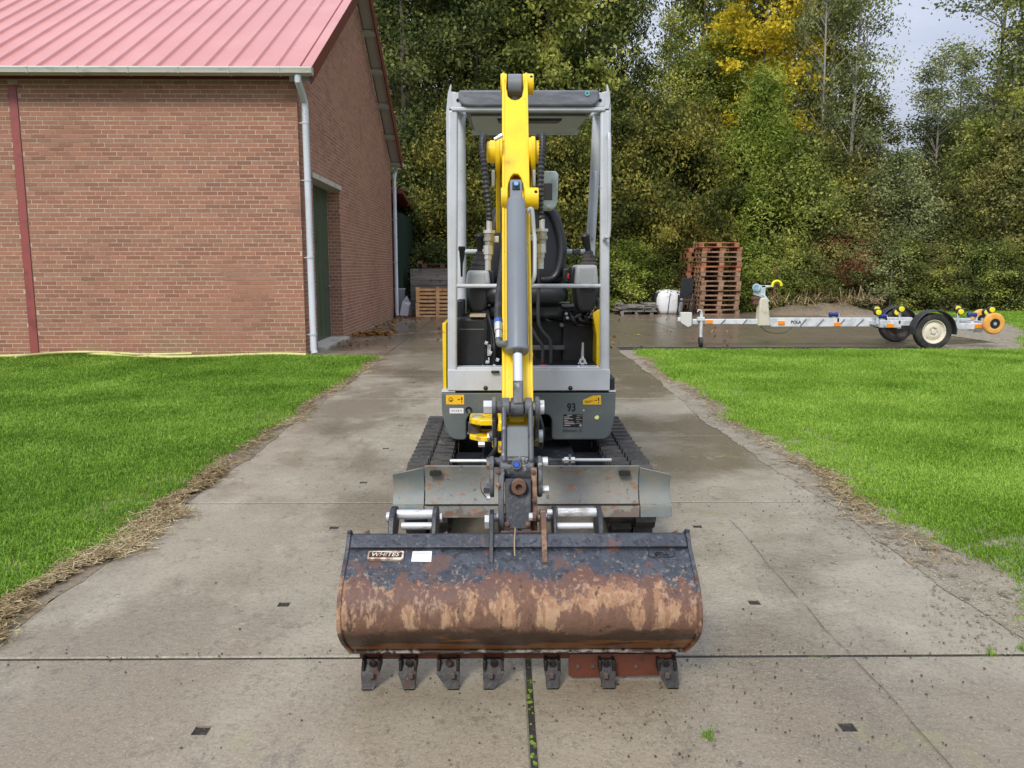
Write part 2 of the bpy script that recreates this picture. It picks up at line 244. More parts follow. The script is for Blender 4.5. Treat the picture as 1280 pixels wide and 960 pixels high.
# ------------------------------------------------------------------ mesh helpers
class MB:
    def __init__(s): s.v = []; s.f = []
    def add(s, vs, fs):
        o = len(s.v); s.v += [tuple(v) for v in vs]; s.f += [tuple(i + o for i in f) for f in fs]; return s
    def box(s, x0, x1, y0, y1, z0, z1):
        return s.add([(x0, y0, z0), (x1, y0, z0), (x1, y1, z0), (x0, y1, z0), (x0, y0, z1), (x1, y0, z1), (x1, y1, z1), (x0, y1, z1)],
                     [(0, 3, 2, 1), (4, 5, 6, 7), (0, 1, 5, 4), (1, 2, 6, 5), (2, 3, 7, 6), (3, 0, 4, 7)])
    def px(s, x0, y0, x1, y1, Y, d, zc=None):
        """box whose front face stands at depth Y and covers the photo rectangle"""
        ym = (y0 + y1) / 2; a = P(x0, ym, Y).x; b = P(x1, ym, Y).x; xm = (x0 + x1) / 2
        return s.box(a, b, Y, Y + d, P(xm, y1, Y).z, P(xm, y0, Y).z)
    def prism(s, pts, axis, a, b):
        """polygon pts extruded along axis from a to b. axis X: pts (y,z); Y: (x,z); Z: (x,y)"""
        f = {'X': lambda p, t: (t, p[0], p[1]), 'Y': lambda p, t: (p[0], t, p[1]), 'Z': lambda p, t: (p[0], p[1], t)}[axis]
        n = len(pts)
        ar = sum(pts[i][0] * pts[(i + 1) % n][1] - pts[(i + 1) % n][0] * pts[i][1] for i in range(n))
        if ar < 0: pts = pts[::-1]
        if axis == 'Y': pts = pts[::-1]
        return s.add([f(p, a) for p in pts] + [f(p, b) for p in pts],
                     [tuple(range(n))[::-1], tuple(range(n, 2 * n))] + [(i, (i + 1) % n, n + (i + 1) % n, n + i) for i in range(n)])
    def tube(s, path, r, n=12, caps=True, closed=False):
        path = [Vector(p) for p in path]; m = len(path); rs = r if isinstance(r, (list, tuple)) else [r] * m
        vs = []; up = None
        for i, p in enumerate(path):
            a = path[i - 1] if i > 0 else (path[-1] if closed else p); b = path[i + 1] if i < m - 1 else (path[0] if closed else p)
            t = (b - a).normalized()
            if up is None: up = t.orthogonal().normalized()
            up = (up - t * up.dot(t)).normalized() if abs(up.dot(t)) < .999 else t.orthogonal().normalized()
            q = t.cross(up)
            for k in range(n):
                an = 2 * math.pi * k / n; vs.append(p + (up * math.cos(an) + q * math.sin(an)) * rs[i])
        fs = []
        for i in range(m if closed else m - 1):
            j = (i + 1) % m
            for k in range(n): fs.append((i * n + k, i * n + (k + 1) % n, j * n + (k + 1) % n, j * n + k))
        if caps and not closed: fs += [tuple(range(n))[::-1], tuple((m - 1) * n + k for k in range(n))]
        return s.add(vs, fs)
    def cyl(s, a, b, r, n=20, r2=None): return s.tube([a, b], [r, r if r2 is None else r2], n)
    def ring(s, c, axis, r0, r1, w, n=24):
        """annulus with thickness w around centre c"""
        A = Vector(axis).normalized(); u = A.orthogonal().normalized(); q = A.cross(u); c = Vector(c); vs = []
        for k in range(n):
            an = 2 * math.pi * k / n; d = u * math.cos(an) + q * math.sin(an)
            vs += [c + d * r0 - A * w / 2, c + d * r1 - A * w / 2, c + d * r1 + A * w / 2, c + d * r0 + A * w / 2]
        fs = []
        for k in range(n):
            j = (k + 1) % n
            for e in range(4): fs.append((4 * k + e, 4 * k + (e + 1) % 4, 4 * j + (e + 1) % 4, 4 * j + e))
        return s.add(vs, fs)
    def lathe(s, c, axis, prof, n=32):
        """prof: list of (distance along axis, radius)"""
        A = Vector(axis).normalized(); u = A.orthogonal().normalized(); q = A.cross(u); c = Vector(c); vs = []
        for (h, r) in prof:
            for k in range(n):
                an = 2 * math.pi * k / n; vs.append(c + A * h + (u * math.cos(an) + q * math.sin(an)) * r)
        fs = []
        for i in range(len(prof) - 1):
            for k in range(n): fs.append((i * n + k, i * n + (k + 1) % n, (i + 1) * n + (k + 1) % n, (i + 1) * n + k))
        return s.add(vs, fs)
    def mesh(s, name, smooth=35):
        me = bpy.data.meshes.new(name); me.from_pydata(s.v, [], s.f); me.validate(); me.update()
        import bmesh
        bm = bmesh.new(); bm.from_mesh(me); bmesh.ops.recalc_face_normals(bm, faces=bm.faces); bm.to_mesh(me); bm.free()
        if smooth: me.polygons.foreach_set('use_smooth', [True] * len(me.polygons)); me.set_sharp_from_angle(angle=math.radians(smooth))
        return me
def put(name, me, mat=None, parent=None, bev=0, seg=2):
    o = bpy.data.objects.new(name, me); COL.objects.link(o)
    if mat and not me.materials: me.materials.append(mat)
    if parent:
        o.parent = parent
        if parent.type == 'EMPTY': o.matrix_parent_inverse = Matrix.Translation(-parent.location)
    if bev:
        b = o.modifiers.new('bevel', 'BEVEL'); b.width = bev; b.segments = seg; b.limit_method = 'ANGLE'; b.angle_limit = math.radians(40)
        b.harden_normals = False
    return o
def part(name, mb, mat, parent=None, bev=0, seg=2, smooth=35): return put(name, mb.mesh(name, smooth), mat, parent, bev, seg)
def tag(o, label=None, cat=None, group=None, kind=None):
    if label: o['label'] = label
    if cat: o['category'] = cat
    if group: o['group'] = group
    if kind: o['kind'] = kind
    return o
def empty(name, loc, label=None, cat=None, group=None, kind=None):
    o = bpy.data.objects.new(name, None); COL.objects.link(o); o.location = loc; o.empty_display_size = .1
    return tag(o, label, cat, group, kind)
def npmesh(name, verts, faces4, attr=None):
    """verts (n,3), faces4 (m,4) quads"""
    me = bpy.data.meshes.new(name); n = len(verts); m = len(faces4)
    me.vertices.add(n); me.vertices.foreach_set('co', np.asarray(verts, dtype=np.float32).ravel())
    me.loops.add(m * 4); me.loops.foreach_set('vertex_index', np.asarray(faces4, dtype=np.int32).ravel())
    me.polygons.add(m); me.polygons.foreach_set('loop_start', np.arange(m, dtype=np.int32) * 4)
    me.update(calc_edges=True); me.shade_flat()
    if attr is not None:
        a = me.attributes.new('rnd', 'FLOAT', 'FACE'); a.data.foreach_set('value', np.asarray(attr, dtype=np.float32))
    return me
def copy_tree(o, parent=None):
    c = o.copy(); COL.objects.link(c)
    if parent: c.parent = parent
    for ch in [x for x in o.children]: copy_tree(ch, c)
    return c
def text_mesh(name, s, size, ext=.001, shear=0, bold=0):
    cu = bpy.data.curves.new(name, 'FONT'); cu.body = s; cu.size = size; cu.extrude = ext; cu.align_x = 'CENTER'; cu.align_y = 'CENTER'; cu.shear = shear; cu.offset = bold; cu.resolution_u = 3
    o = bpy.data.objects.new(name, cu); COL.objects.link(o); dg = bpy.context.evaluated_depsgraph_get()
    me = bpy.data.meshes.new_from_object(o.evaluated_get(dg)); me.name = name
    bpy.data.objects.remove(o); bpy.data.curves.remove(cu); me.materials.clear(); return me
def text(name, s, size, c, mat, parent, normal_pitch=0.0, ext=.001, sx=1.0, **k):
    """text facing -Y, tilted back by normal_pitch, centred at c"""
    me = text_mesh(name, s, size, ext, **k)
    me.transform(Matrix.Translation(c) @ Matrix.Rotation(math.pi / 2 + normal_pitch, 4, 'X') @ Matrix.Diagonal((sx, 1, 1, 1)))
    return put(name, me, mat, parent)
def wob(t, seed=0):
    return (math.sin(t * 1.7 + seed) * .5 + math.sin(t * 4.1 + seed * 2.3) * .3 + math.sin(t * 9.3 + seed * 1.1) * .2 + math.sin(t * 23 + seed) * .1)
def nwob(t, seed=0):
    return (np.sin(t * 1.7 + seed) * .5 + np.sin(t * 4.1 + seed * 2.3) * .3 + np.sin(t * 9.3 + seed * 1.1) * .2 + np.sin(t * 23 + seed) * .1)

# ================================================================== GROUND
g = MB().add([(-300, -60, -.06), (300, -60, -.06), (300, 500, -.06), (-300, 500, -.06)], [(0, 1, 2, 3)])
tag(part('ground', g, groundm), kind='structure')
JY0, JP = 2.74, 1.936; XC0 = .085; XL = -1.93; XR = 2.02; YB = 25.2
f = MB().add([(XL, -3, -.0052), (XR, -3, -.0052), (XR, YB, -.0052), (XL, YB, -.0052)], [(0, 1, 2, 3)])
f.add([(-3.16, 12.75, -.0052), (XL, 12.75, -.0052), (XL, YB, -.0052), (-3.16, YB, -.0052)], [(0, 1, 2, 3)])
f.add([(XR, 13.75, -.0052), (9.6, 13.75, -.0052), (9.6, YB, -.0052), (XR, YB, -.0052)], [(0, 1, 2, 3)])
dw = empty('driveway', (0, 0, 0), kind='structure')
part('joint_filler', f, jointm, dw)
SLABS = {}
def slab(x0, x1, y0, y1, holes=()):
    w = x1 - x0; l = y1 - y0; key = (round(w, 3), round(l, 3), holes)
    if key not in SLABS:
        mb = MB(); c = .007; h = .024
        xs = [c, w - c]; ys = [c, l - c]
        if holes:
            xs = sorted([c, w - c, w / 2 - h, w / 2 + h]); ys = [c] + sum([[hy - h, hy + h] for hy in holes], []) + [l - c]
        hs = set((1, 2 * k + 1) for k in range(len(holes)))
        idx = lambda i, j: i * len(ys) + j
        vs = [(x, y, 0) for x in xs for y in ys]; fs = []
        for i in range(len(xs) - 1):
            for j in range(len(ys) - 1):
                if (i, j) in hs: continue
                fs.append((idx(i, j), idx(i + 1, j), idx(i + 1, j + 1), idx(i, j + 1)))
        mb.add(vs, fs)
        for k, hy in enumerate(holes):
            a, b, c0, d = (w / 2 - h, hy - h), (w / 2 + h, hy - h), (w / 2 + h, hy + h), (w / 2 - h, hy + h)
            mb.add([(*a, 0), (*b, 0), (*c0, 0), (*d, 0), (*a, -.05), (*b, -.05), (*c0, -.05), (*d, -.05)], [(0, 1, 5, 4), (1, 2, 6, 5), (2, 3, 7, 6), (3, 0, 4, 7), (4, 5, 6, 7)])
        mb.add([(c, c, 0), (w - c, c, 0), (w - c, l - c, 0), (c, l - c, 0), (0, 0, -c), (w, 0, -c), (w, l, -c), (0, l, -c), (0, 0, -.14), (w, 0, -.14), (w, l, -.14), (0, l, -.14)],
               [(0, 4, 5, 1), (1, 5, 6, 2), (2, 6, 7, 3), (3, 7, 4, 0), (4, 8, 9, 5), (5, 9, 10, 6), (6, 10, 11, 7), (7, 11, 8, 4)])
        me = bpy.data.meshes.new('slab'); me.from_pydata(mb.v, [], mb.f); me.update(); me.shade_flat(); me.materials.append(concrete); me.materials.append(pitm)
        for p in me.polygons:
            if p.center.z < -.045 and p.normal.z > .5: p.material_index = 1
        SLABS[key] = me
    o = put('slab', SLABS[key], None, dw); o.location = (x0, y0, random.uniform(-.0012, .0012)); o.rotation_euler = (random.uniform(-.0004, .0004), random.uniform(-.0004, .0004), 0)
k = -3
while JY0 + k * JP < YB:
    y0 = JY0 + k * JP; a, b = y0 + .008, y0 + JP - .008; hol = (.46, JP - .47)
    slab(XL, XC0 - .009, a, b, hol)
    if k == 0:   # sawn line through the two near right slabs
        slab(XC0 + .009, XR, a, b, hol)
    else: slab(XC0 + .009, XR, a, b, hol)
    if y0 > 12.3:
        slab(-3.16, XL - .012, max(a, 12.78), b)
        if y0 > 13.5:
            x = XR + .012
            while x < 9.2: slab(x, x + JP - .012, a, b); x += JP
    k += 1
# moss in the middle joint, thin sawn line on the right slabs
mo = MB()
for i in range(70):
    y = random.choice([random.uniform(1.9, 2.5), random.uniform(1.9, 2.6), random.uniform(2.5, 3.2)]); r = random.uniform(.003, .008)
    mo.lathe((XC0 + random.uniform(-.006, .006), y, -.006), (0, 0, 1), [(0, r), (r * .6, r * .8), (r, r * .05)], 7)
tag(part('joint_moss', mo, mossm), 'bright green moss growing in the middle joint below the bucket', 'moss', kind='stuff')
ck = MB(); pts = [(1.262 + .012 * wob(y * 2), y) for y in np.arange(1.2, 4.35, .05)]
for i in range(len(pts) - 1):
    (xa, ya), (xb, yb) = pts[i], pts[i + 1]; wd = .0013 + .0009 * wob(ya * 9)
    ck.add([(xa - wd, ya, .0045), (xa + wd, ya, .0045), (xb + wd, yb, .0045), (xb - wd, yb, .0045)], [(0, 1, 2, 3)])
tag(part('pavement_crack', ck, M('crack_dirt', (.11, .09, .065), .9)), kind='structure')

# lawns
def sheet(name, pts, z, mat, sub=None):
    m = MB().add([(x, y, z) for x, y in pts], [tuple(range(len(pts)))]); return tag(part(name, m, mat, smooth=0), kind='structure')
def LE(y): return -2.03 - .07 * nwob(y * 1.3, 1) - np.where(y > 9, .0, .03)     # left lawn edge
def RE(y): return 2.20 + .10 * nwob(y * 1.1, 4) + .16 * np.exp(-((y - 3.45) / .35) ** 2) - .10 * np.exp(-((y - 2.9) / .25) ** 2)
ys = np.arange(-2, 12.85, .07)
sheet('lawn_left', [(-16, -2)] + [(float(LE(y)), float(y)) for y in ys] + [(-16, 12.85)], -.004, lawnL)
ys2 = np.arange(-2, 13.7, .07)
sheet('lawn_right', [(float(RE(y)) + .12 * max(0, (y - 12.6)) ** 2, float(y)) for y in ys2] + [(22, 13.7), (22, -2)], -.003, lawnR)
sheet('soil_verge_left', [(float(-2.45), float(y)) for y in ys] + [(float(-1.90 - .03 * wob(y * 2, 3)), float(y)) for y in ys[::-1]], .0022, soil)
sheet('gravel_verge_right', [(float(1.955 - .03 * wob(y * 2, 8) - .10 * math.exp(-((y - 7.2) / 2.0) ** 2)), float(y)) for y in ys2] + [(float(2.75), float(y)) for y in ys2[::-1]], .0026, gravel)
sheet('lawn_far', [(8.2, 13.9), (9.0, 14.2), (9.4, 15.2), (11.3, 17.6), (12.5, 20), (12.9, 25), (60, 27), (60, 13.9)], -.002, lawnR)
sheet('gravel_edge', [(7.3, 13.72), (30, 13.72), (30, 14.0), (10.2, 14.2), (10.4, 15.3), (12.2, 17.5), (13, 20), (13.2, 25.2), (9.4, 25.2), (9.3, 15.0), (7.4, 14.3)], .005, gravel)

# grass blades: tufts scattered with one geometry node group per lawn
def tuft(name, nb, h, wd, spread, mat, seed):
    r = np.random.default_rng(seed); V = []; Fc = []; A = []
    for i in range(nb):
        a = r.uniform(0, 6.28); d = spread * math.sqrt(r.uniform(0, 1)); bx, by = d * math.cos(a), d * math.sin(a)
        ln = h * r.uniform(.55, 1.15); le = r.uniform(.15, .85); az = r.uniform(0, 6.28); dx, dy = math.cos(az), math.sin(az); nx, ny = -dy * wd / 2, dx * wd / 2
        p1 = (bx + dx * le * ln * .35, by + dy * le * ln * .35, ln * .6); p2 = (bx + dx * le * ln, by + dy * le * ln, ln * (1 - .35 * le))
        o = len(V); V += [(bx - nx, by - ny, -.005), (bx + nx, by + ny, -.005), (p1[0] + nx * .8, p1[1] + ny * .8, p1[2]), (p1[0] - nx * .8, p1[1] - ny * .8, p1[2]), (p2[0] + nx * .15, p2[1] + ny * .15, p2[2]), (p2[0] - nx * .15, p2[1] - ny * .15, p2[2])]
        Fc += [(o, o + 1, o + 2, o + 3), (o + 3, o + 2, o + 4, o + 5)]; v = r.uniform(0, 1); A += [v, v]
    me = npmesh(name, np.array(V), np.array(Fc), A); me.materials.append(mat); o = bpy.data.objects.new(name, me); return o
def gn_scatter(name, pts, scl, tufts, label, cat):
    me = bpy.data.meshes.new(name); me.vertices.add(len(pts)); me.vertices.foreach_set('co', pts.astype(np.float32).ravel())
    a = me.attributes.new('sc', 'FLOAT', 'POINT'); a.data.foreach_set('value', scl.astype(np.float32)); me.update()
    o = bpy.data.objects.new(name, me); COL.objects.link(o)
    cc = bpy.data.collections.new(name + '_sources')
    for t in tufts: cc.objects.link(t)
    ng = bpy.data.node_groups.new(name, 'GeometryNodeTree'); ng.interface.new_socket('Geometry', in_out='INPUT', socket_type='NodeSocketGeometry'); ng.interface.new_socket('Geometry', in_out='OUTPUT', socket_type='NodeSocketGeometry')
    N = ng.nodes; L = ng.links; gi = N.new('NodeGroupInput'); go = N.new('NodeGroupOutput'); ip = N.new('GeometryNodeInstanceOnPoints'); ci = N.new('GeometryNodeCollectionInfo')
    ci.inputs['Collection'].default_value = cc; ci.inputs['Separate Children'].default_value = True; ci.inputs['Reset Children'].default_value = True
    rr = N.new('FunctionNodeRandomValue'); rr.data_type = 'FLOAT_VECTOR'; rr.inputs[0].default_value = (-.12, -.12, 0); rr.inputs[1].default_value = (.12, .12, 6.283)
    na = N.new('GeometryNodeInputNamedAttribute'); na.data_type = 'FLOAT'; na.inputs[0].default_value = 'sc'
    m2p = N.new('GeometryNodeMeshToPoints')
    ip.inputs['Pick Instance'].default_value = True
    L.new(gi.outputs[0], m2p.inputs[0]); L.new(m2p.outputs[0], ip.inputs['Points']); L.new(ci.outputs[0], ip.inputs['Instance']); L.new(rr.outputs[0], ip.inputs['Rotation']); L.new(na.outputs[0], ip.inputs['Scale']); L.new(ip.outputs[0], go.inputs[0])
    md = o.modifiers.new('scatter', 'NODES'); md.node_group = ng
    return tag(o, label, cat, kind='stuff')
grassL = leaf_mat('grass_left', (.060, .150, .012), (.165, .315, .030), (.36, .53, .09), tr=.3, rough=.5, var=1.0)
grassR = leaf_mat('grass_right', (.11, .21, .015), (.22, .40, .038), (.46, .62, .12), tr=.3, rough=.5, var=1.1)
tl = [tuft('tuft', 24, .034, .0042, .06, grassL, i) for i in range(4)]
tr_ = [tuft('tuft', 24, .030, .0044, .06, grassR, i + 9) for i in range(4)]
def lawn_points(x0, x1, y0, y1, keep, dens):
    out = []; n = int((x1 - x0) * (y1 - y0) * dens)
    x = RNG.uniform(x0, x1, n); y = RNG.uniform(y0, y1, n)
    p = np.clip(4.5 / np.maximum(y, 1), .22, 1) * keep(x, y) * (np.abs(x) < .72 * y + 1.6)
    k = RNG.uniform(0, 1, n) < p; x = x[k]; y = y[k]
    sc = (1 / np.sqrt(np.clip(4.5 / np.maximum(y, 1), .22, 1))) ** .8 * RNG.uniform(.75, 1.25, len(x)) * (1 + .2 * np.sin(x * 1.9 + np.sin(y * 1.3)) * np.sin(y * 2.3))
    return np.stack([x, y, np.zeros_like(x)], 1), sc
kl = lambda x, y: np.clip((LE(y) - x) / .06 + .4, 0, 1) * (y < 12.72)
pl, sL = lawn_points(-10.5, -1.9, 1.2, 12.75, kl, 900)
gn_scatter('grass', pl, sL, tl, 'dense dark green mown lawn grass between driveway and brick barn', 'grass')
kr = lambda x, y: np.clip((x - RE(y) - .12 * np.maximum(0, y - 12.6) ** 2) / .12 + .3, 0, 1) * (y < 13.62)
prt, sR = lawn_points(1.9, 11.5, 1.2, 13.62, kr, 900)
gn_scatter('grass', prt, sR * .95, tr_, 'bright yellow green lawn grass right of the driveway in front of trailer', 'grass')
n = 9000; xx = RNG.uniform(8.4, 22, n); yy = RNG.uniform(14.0, 27, n)
kk = xx > np.interp(yy, [14, 14.6, 15.2, 17.6, 20, 25, 27], [9.2, 9.6, 9.9, 11.6, 12.6, 13, 9.5])
gn_scatter('grass', np.stack([xx[kk], yy[kk], np.zeros(kk.sum())], 1), np.full(kk.sum(), 2.4), tr_, 'yellow green lawn strip behind the boat trailer at the right edge', 'grass')  # same yellow green tufts as the lawn in front of the trailer

# straw, crumbs, fallen leaves: nobody could count them
def litter(name, pts, ln, wd, mat, label, cat, flat=.15, z=.012):
    n = len(pts); a = RNG.uniform(0, 6.283, n); t = RNG.normal(0, flat, n); l = ln * RNG.uniform(.4, 1.3, n); wv = wd * RNG.uniform(.6, 1.4, n)
    d = np.stack([np.cos(a) * np.cos(t), np.sin(a) * np.cos(t), np.sin(t)], 1) * (l / 2)[:, None]; q = np.stack([-np.sin(a), np.cos(a), RNG.normal(0, .4, n)], 1) * (wv / 2)[:, None]
    c = np.stack([pts[:, 0], pts[:, 1], z + np.abs(d[:, 2]) + RNG.uniform(0, z, n)], 1)
    V = np.stack([c - d - q, c - d + q, c + d + q, c + d - q], 1).reshape(-1, 3); Fc = np.arange(4 * n).reshape(-1, 4)
    me = npmesh(name, V, Fc, RNG.uniform(0, 1, n)); me.materials.append(mat); o = bpy.data.objects.new(name, me); COL.objects.link(o); return tag(o, label, cat, kind='stuff')
strawm = leaf_mat('dry_straw', (.12, .08, .04), (.30, .22, .11), (.52, .43, .26), tr=.1, rough=.8)
y = RNG.uniform(1.8, 12.5, 15000); y = np.where(RNG.uniform(0, 1, 15000) < .6, RNG.uniform(1.8, 5.5, 15000), y); cl = np.clip(nwob(y * 2.2, 5) + .5, .05, 1.2)
x = LE(y) + .045 + .055 * cl + RNG.normal(0, .05, 15000) * (.5 + cl)
litter('dry_straw', np.stack([x, y], 1), .055, .0035, strawm, 'strip of dead tan straw along the left lawn edge', 'straw')
y = np.concatenate([RNG.uniform(3.6, 12.5, 3200), RNG.normal(4.9, .35, 1200)]); x = RE(y) - .09 + RNG.normal(0, .055, len(y))
litter('dry_straw', np.stack([x, y], 1), .045, .0035, strawm, 'dead straw and roots along the right lawn edge', 'straw')
def lumps(name, pts, r0, r1, mat, label, cat, z=.0):
    V = []; Fc = []
    for (x, y) in pts:
        r = r0 + (r1 - r0) * random.random() ** 3; o = len(V); h = r * random.uniform(.5, .9); a0 = random.random() * 6
        for k in range(5): a = a0 + k * 1.2566; q = r * random.uniform(.6, 1.2); V.append((x + q * math.cos(a), y + q * math.sin(a) * 1.2, z - .001))
        for k in range(5): a = a0 + .3 + k * 1.2566; q = r * random.uniform(.3, .6); V.append((x + q * math.cos(a), y + q * math.sin(a), z + h * random.uniform(.6, 1)))
        for k in range(5): Fc.append((o + k, o + (k + 1) % 5, o + 5 + (k + 1) % 5, o + 5 + k))
        Fc.append(tuple(o + 5 + k for k in range(5)))
    me = bpy.data.meshes.new(name); me.from_pydata(V, [], Fc); me.update(); me.shade_flat(); me.materials.append(mat); o = bpy.data.objects.new(name, me); COL.objects.link(o); return tag(o, label, cat, kind='stuff')
cp = []
for i in range(1300):
    t = random.random()
    if t < .40: x, y = random.gauss(.55, .55), random.gauss(2.35, .35)
    elif t < .62: x, y = random.uniform(-1.8, 2.0), JY0 + JP * random.choice([0, 0, 0, 1, 2]) + random.gauss(0, .05)
    elif t < .85: x, y = random.gauss(1.3, .45), random.uniform(1.8, 5)
    else: x, y = random.uniform(-1.8, 2.0), random.uniform(1.8, 12)
    cp.append((x, y))
lumps('mud_crumbs', cp, .0014, .0055, crumbm, 'dark mud crumbs scattered over the wet concrete slabs', 'dirt', .0035)
gp = [(float(RE(y)) - random.uniform(-.1, .42), y) for y in [random.uniform(1.5, 13) if random.random() < .5 else random.uniform(2.5, 5) for _ in range(2600)]]
stonec = M('pebble', (.22, .18, .13), .85, layers=[dict(c=(.34, .30, .23), s=9, lo=.5, hi=.6), dict(c=(.12, .1, .07), s=14, lo=.55, hi=.65)])
lumps('gravel', gp, .002, .009, stonec, 'loose pale gravel between the driveway and the right lawn', 'gravel', .006)
fallm = leaf_mat('fallen_leaf', (.10, .035, .012), (.22, .08, .025), (.40, .25, .06), tr=.1, rough=.7)
c0 = G(462, 418); n = 380; litter('fallen_leaves', np.stack([RNG.normal(c0.x, .25, n), RNG.normal(c0.y, .22, n)], 1), .07, .05, fallm, 'heap of wet brown leaves on concrete near the barn door', 'leaves')
n = 900; yy = RNG.uniform(14, 25, n); xx = np.where(RNG.uniform(0, 1, n) < .55, -3.1 + np.abs(RNG.normal(0, .35, n)), RNG.uniform(-2.9, 5, n))
yy = np.where(RNG.uniform(0, 1, n) < .4, RNG.uniform(22.5, 25, n), yy)
litter('fallen_leaves', np.stack([xx, yy], 1), .06, .045, fallm, 'scattered autumn leaves along the barn wall and far yard', 'leaves')
wd = [tuft('tuft', 26, .05, .004, .03, grassL, 31)]
pw = np.array([tuple(G(886, 918)), tuple(G(882, 922)), tuple(G(890, 925)), tuple(G(1240, 818)), tuple(G(1275, 812))]); pw[:, 2] = 0
gn_scatter('weeds', pw, np.array([.55, .5, .45, .6, .6]), wd, 'small green weeds sprouting on the concrete slabs at lower right', 'weeds')

# ================================================================== BARN
BX0, BY0, BY1 = -3.20, 12.90, 23.35; BC, BL = .0665, .238; EZ = 4.30; RY = (BY0 + BY1) / 2; SL = (7.40 - 4.36) / (RY - BY0)
brickm = brick_mat()
barn = empty('brick_barn', (BX0 - 4, RY, 0), 'red brick barn with ribbed red metal roof beside the left lawn', 'barn')
DY0, DY1, DZ = 13.75, 15.95, 2.90; XW = -14.0
def gz(y): return EZ + .02 + SL * (min(y - BY0, BY1 - y))
wl = MB()
wl.prism([(XW, 0), (BX0, 0), (BX0, EZ), (XW, EZ)], 'Y', BY0, BY0 + .25)
wl.prism([(BY0 + .25, -.05), (DY0, -.05), (DY0, gz(DY0)), (BY0 + .25, gz(BY0 + .25))], 'X', BX0 - .25, BX0)
wl.prism([(DY0, DZ), (DY1, DZ), (DY1, gz(DY1)), (DY0, gz(DY0))], 'X', BX0 - .25, BX0)
wl.prism([(DY1, -.05), (BY1, -.05), (BY1, gz(BY1)), (RY, gz(RY)), (DY1, gz(DY1))], 'X', BX0 - .25, BX0)
wl.box(XW, BX0 - .25, BY1 - .25, BY1, 0, EZ)
part('wall', wl, mortar, barn, smooth=0)
PZ_, GP = .004, .013     # how proud a brick stands, joint
sing = []; rest = []
nr = int((EZ - .02) / BC)
PX0, PX1 = -7.62, -7.47
for r in range(nr):
    z = r * BC; off = (r * .38) % 1.0
    for c in range(int((BX0 - XW) / BL) + 3):
        u1 = BX0 - (c - 1) * BL - off * BL; u0 = u1 - BL          # cell [u0,u1] in x
        a, b = max(u0 + GP / 2, XW), min(u1 - GP / 2, BX0 + .006)
        for (s0, s1) in ((a, min(b, PX0)), (max(a, PX1), b)):
            if s1 - s0 < .03: continue
            rest.append((0, s0, s1, z + GP / 2, z + BC - GP / 2))
nrg = int(7.4 / BC)
for r in range(nrg):
    z = r * BC; off = (r * .38) % 1.0
    for c in range(int((BY1 - BY0) / BL) + 3):
        v0 = BY0 + (c - off) * BL; a, b = max(v0 + GP / 2, BY0 - .006), min(v0 + BL - GP / 2, BY1)
        segs = [(a, b)]
        if z < DZ + .07: segs = [(a, min(b, DY0)), (max(a, DY1), b)]
        for s0, s1 in segs:
            if s1 - s0 < .03 or gz(s0) < z + BC + .02 or gz(s1) < z + BC + .02: continue
            rest.append((1, s0, s1, z + GP / 2, z + BC - GP / 2))
full = [t for t in rest if t[0] == 0 and t[2] - t[1] > BL - GP - .001]
full.sort(key=lambda t: ((t[1] + t[2]) / 2) ** 2 + (t[3] - CH) ** 2)
ind = set(full[:300]); rest = [t for t in rest if t not in ind]
bw, bh = BL - GP, BC - GP
bme = MB().box(0, bw, -PZ_, .004, 0, bh).mesh('brick', 0); bme.materials.append(brickm)
for t in sorted(ind, key=lambda t: (t[3], t[1])):
    o = put('brick', bme, None, barn); o.location = (t[1], BY0 + random.uniform(-.0015, .0015), t[3])
V = []; Fc = []
def bk(x0, x1, y0, y1, z0, z1):
    o = len(V); V.extend([(x0, y0, z0), (x1, y0, z0), (x1, y1, z0), (x0, y1, z0), (x0, y0, z1), (x1, y0, z1), (x1, y1, z1), (x0, y1, z1)])
    Fc.extend([(o, o + 3, o + 2, o + 1), (o + 4, o + 5, o + 6, o + 7), (o, o + 1, o + 5, o + 4), (o + 1, o + 2, o + 6, o + 5), (o + 2, o + 3, o + 7, o + 6), (o + 3, o, o + 4, o + 7)])
for t in rest:
    j = random.uniform(-.0015, .0015)
    if t[0] == 0: bk(t[1], t[2], BY0 - PZ_ + j, BY0 + .004, t[3], t[4])
    else: bk(BX0 - .004, BX0 + PZ_ + j, t[1], t[2], t[3], t[4])
for r in range(int(DZ / BC)):     # bricks of the far door reveal
    z = r * BC
    for q in ((0, .115), (.115, .235)) if r % 2 else ((0, .06), (.06, .18), (.18, .24)):
        bk(BX0 - q[1] + .005, BX0 - q[0] - .005, DY1 - PZ_, DY1 + .004, z + GP / 2, z + BC - GP / 2)
me = npmesh('brick', np.array(V), np.array(Fc)); me.materials.append(brickm); tag(put('brick', me, None, barn), kind='stuff')
# doorway
dm = MB().box(BX0 - .30, BX0 - .24, DY0 + .02, DY1 - .02, .06, DZ - .02); dr = part('door', dm, doorm, barn, .004)
pn = MB()
for i in range(5):
    yy = DY0 + .06 + i * .42; pn.box(BX0 - .242, BX0 - .232, yy, yy + .39, .12, DZ - .08)
part('door_panel', pn, doorm, dr, .004)
part('handle', MB().cyl((BX0 - .235, DY1 - .16, 1.05), (BX0 - .19, DY1 - .16, 1.05), .012).box(BX0 - .20, BX0 - .185, DY1 - .22, DY1 - .10, 1.04, 1.06), zinc, dr)
part('lintel', MB().box(BX0 - .25, BX0 + .035, DY0 - .09, DY1 + .09, DZ - .01, DZ + .075), stonem, barn, .005)
part('threshold', MB().box(BX0 - .30, BX0 + .12, DY0 + .01, DY1 - .01, -.02, .055), stonem, barn, .008)
part('reveal', MB().box(BX0 - .24, BX0 - .003, DY0 - .0, DY0 + .004, .06, DZ), mortar, barn)
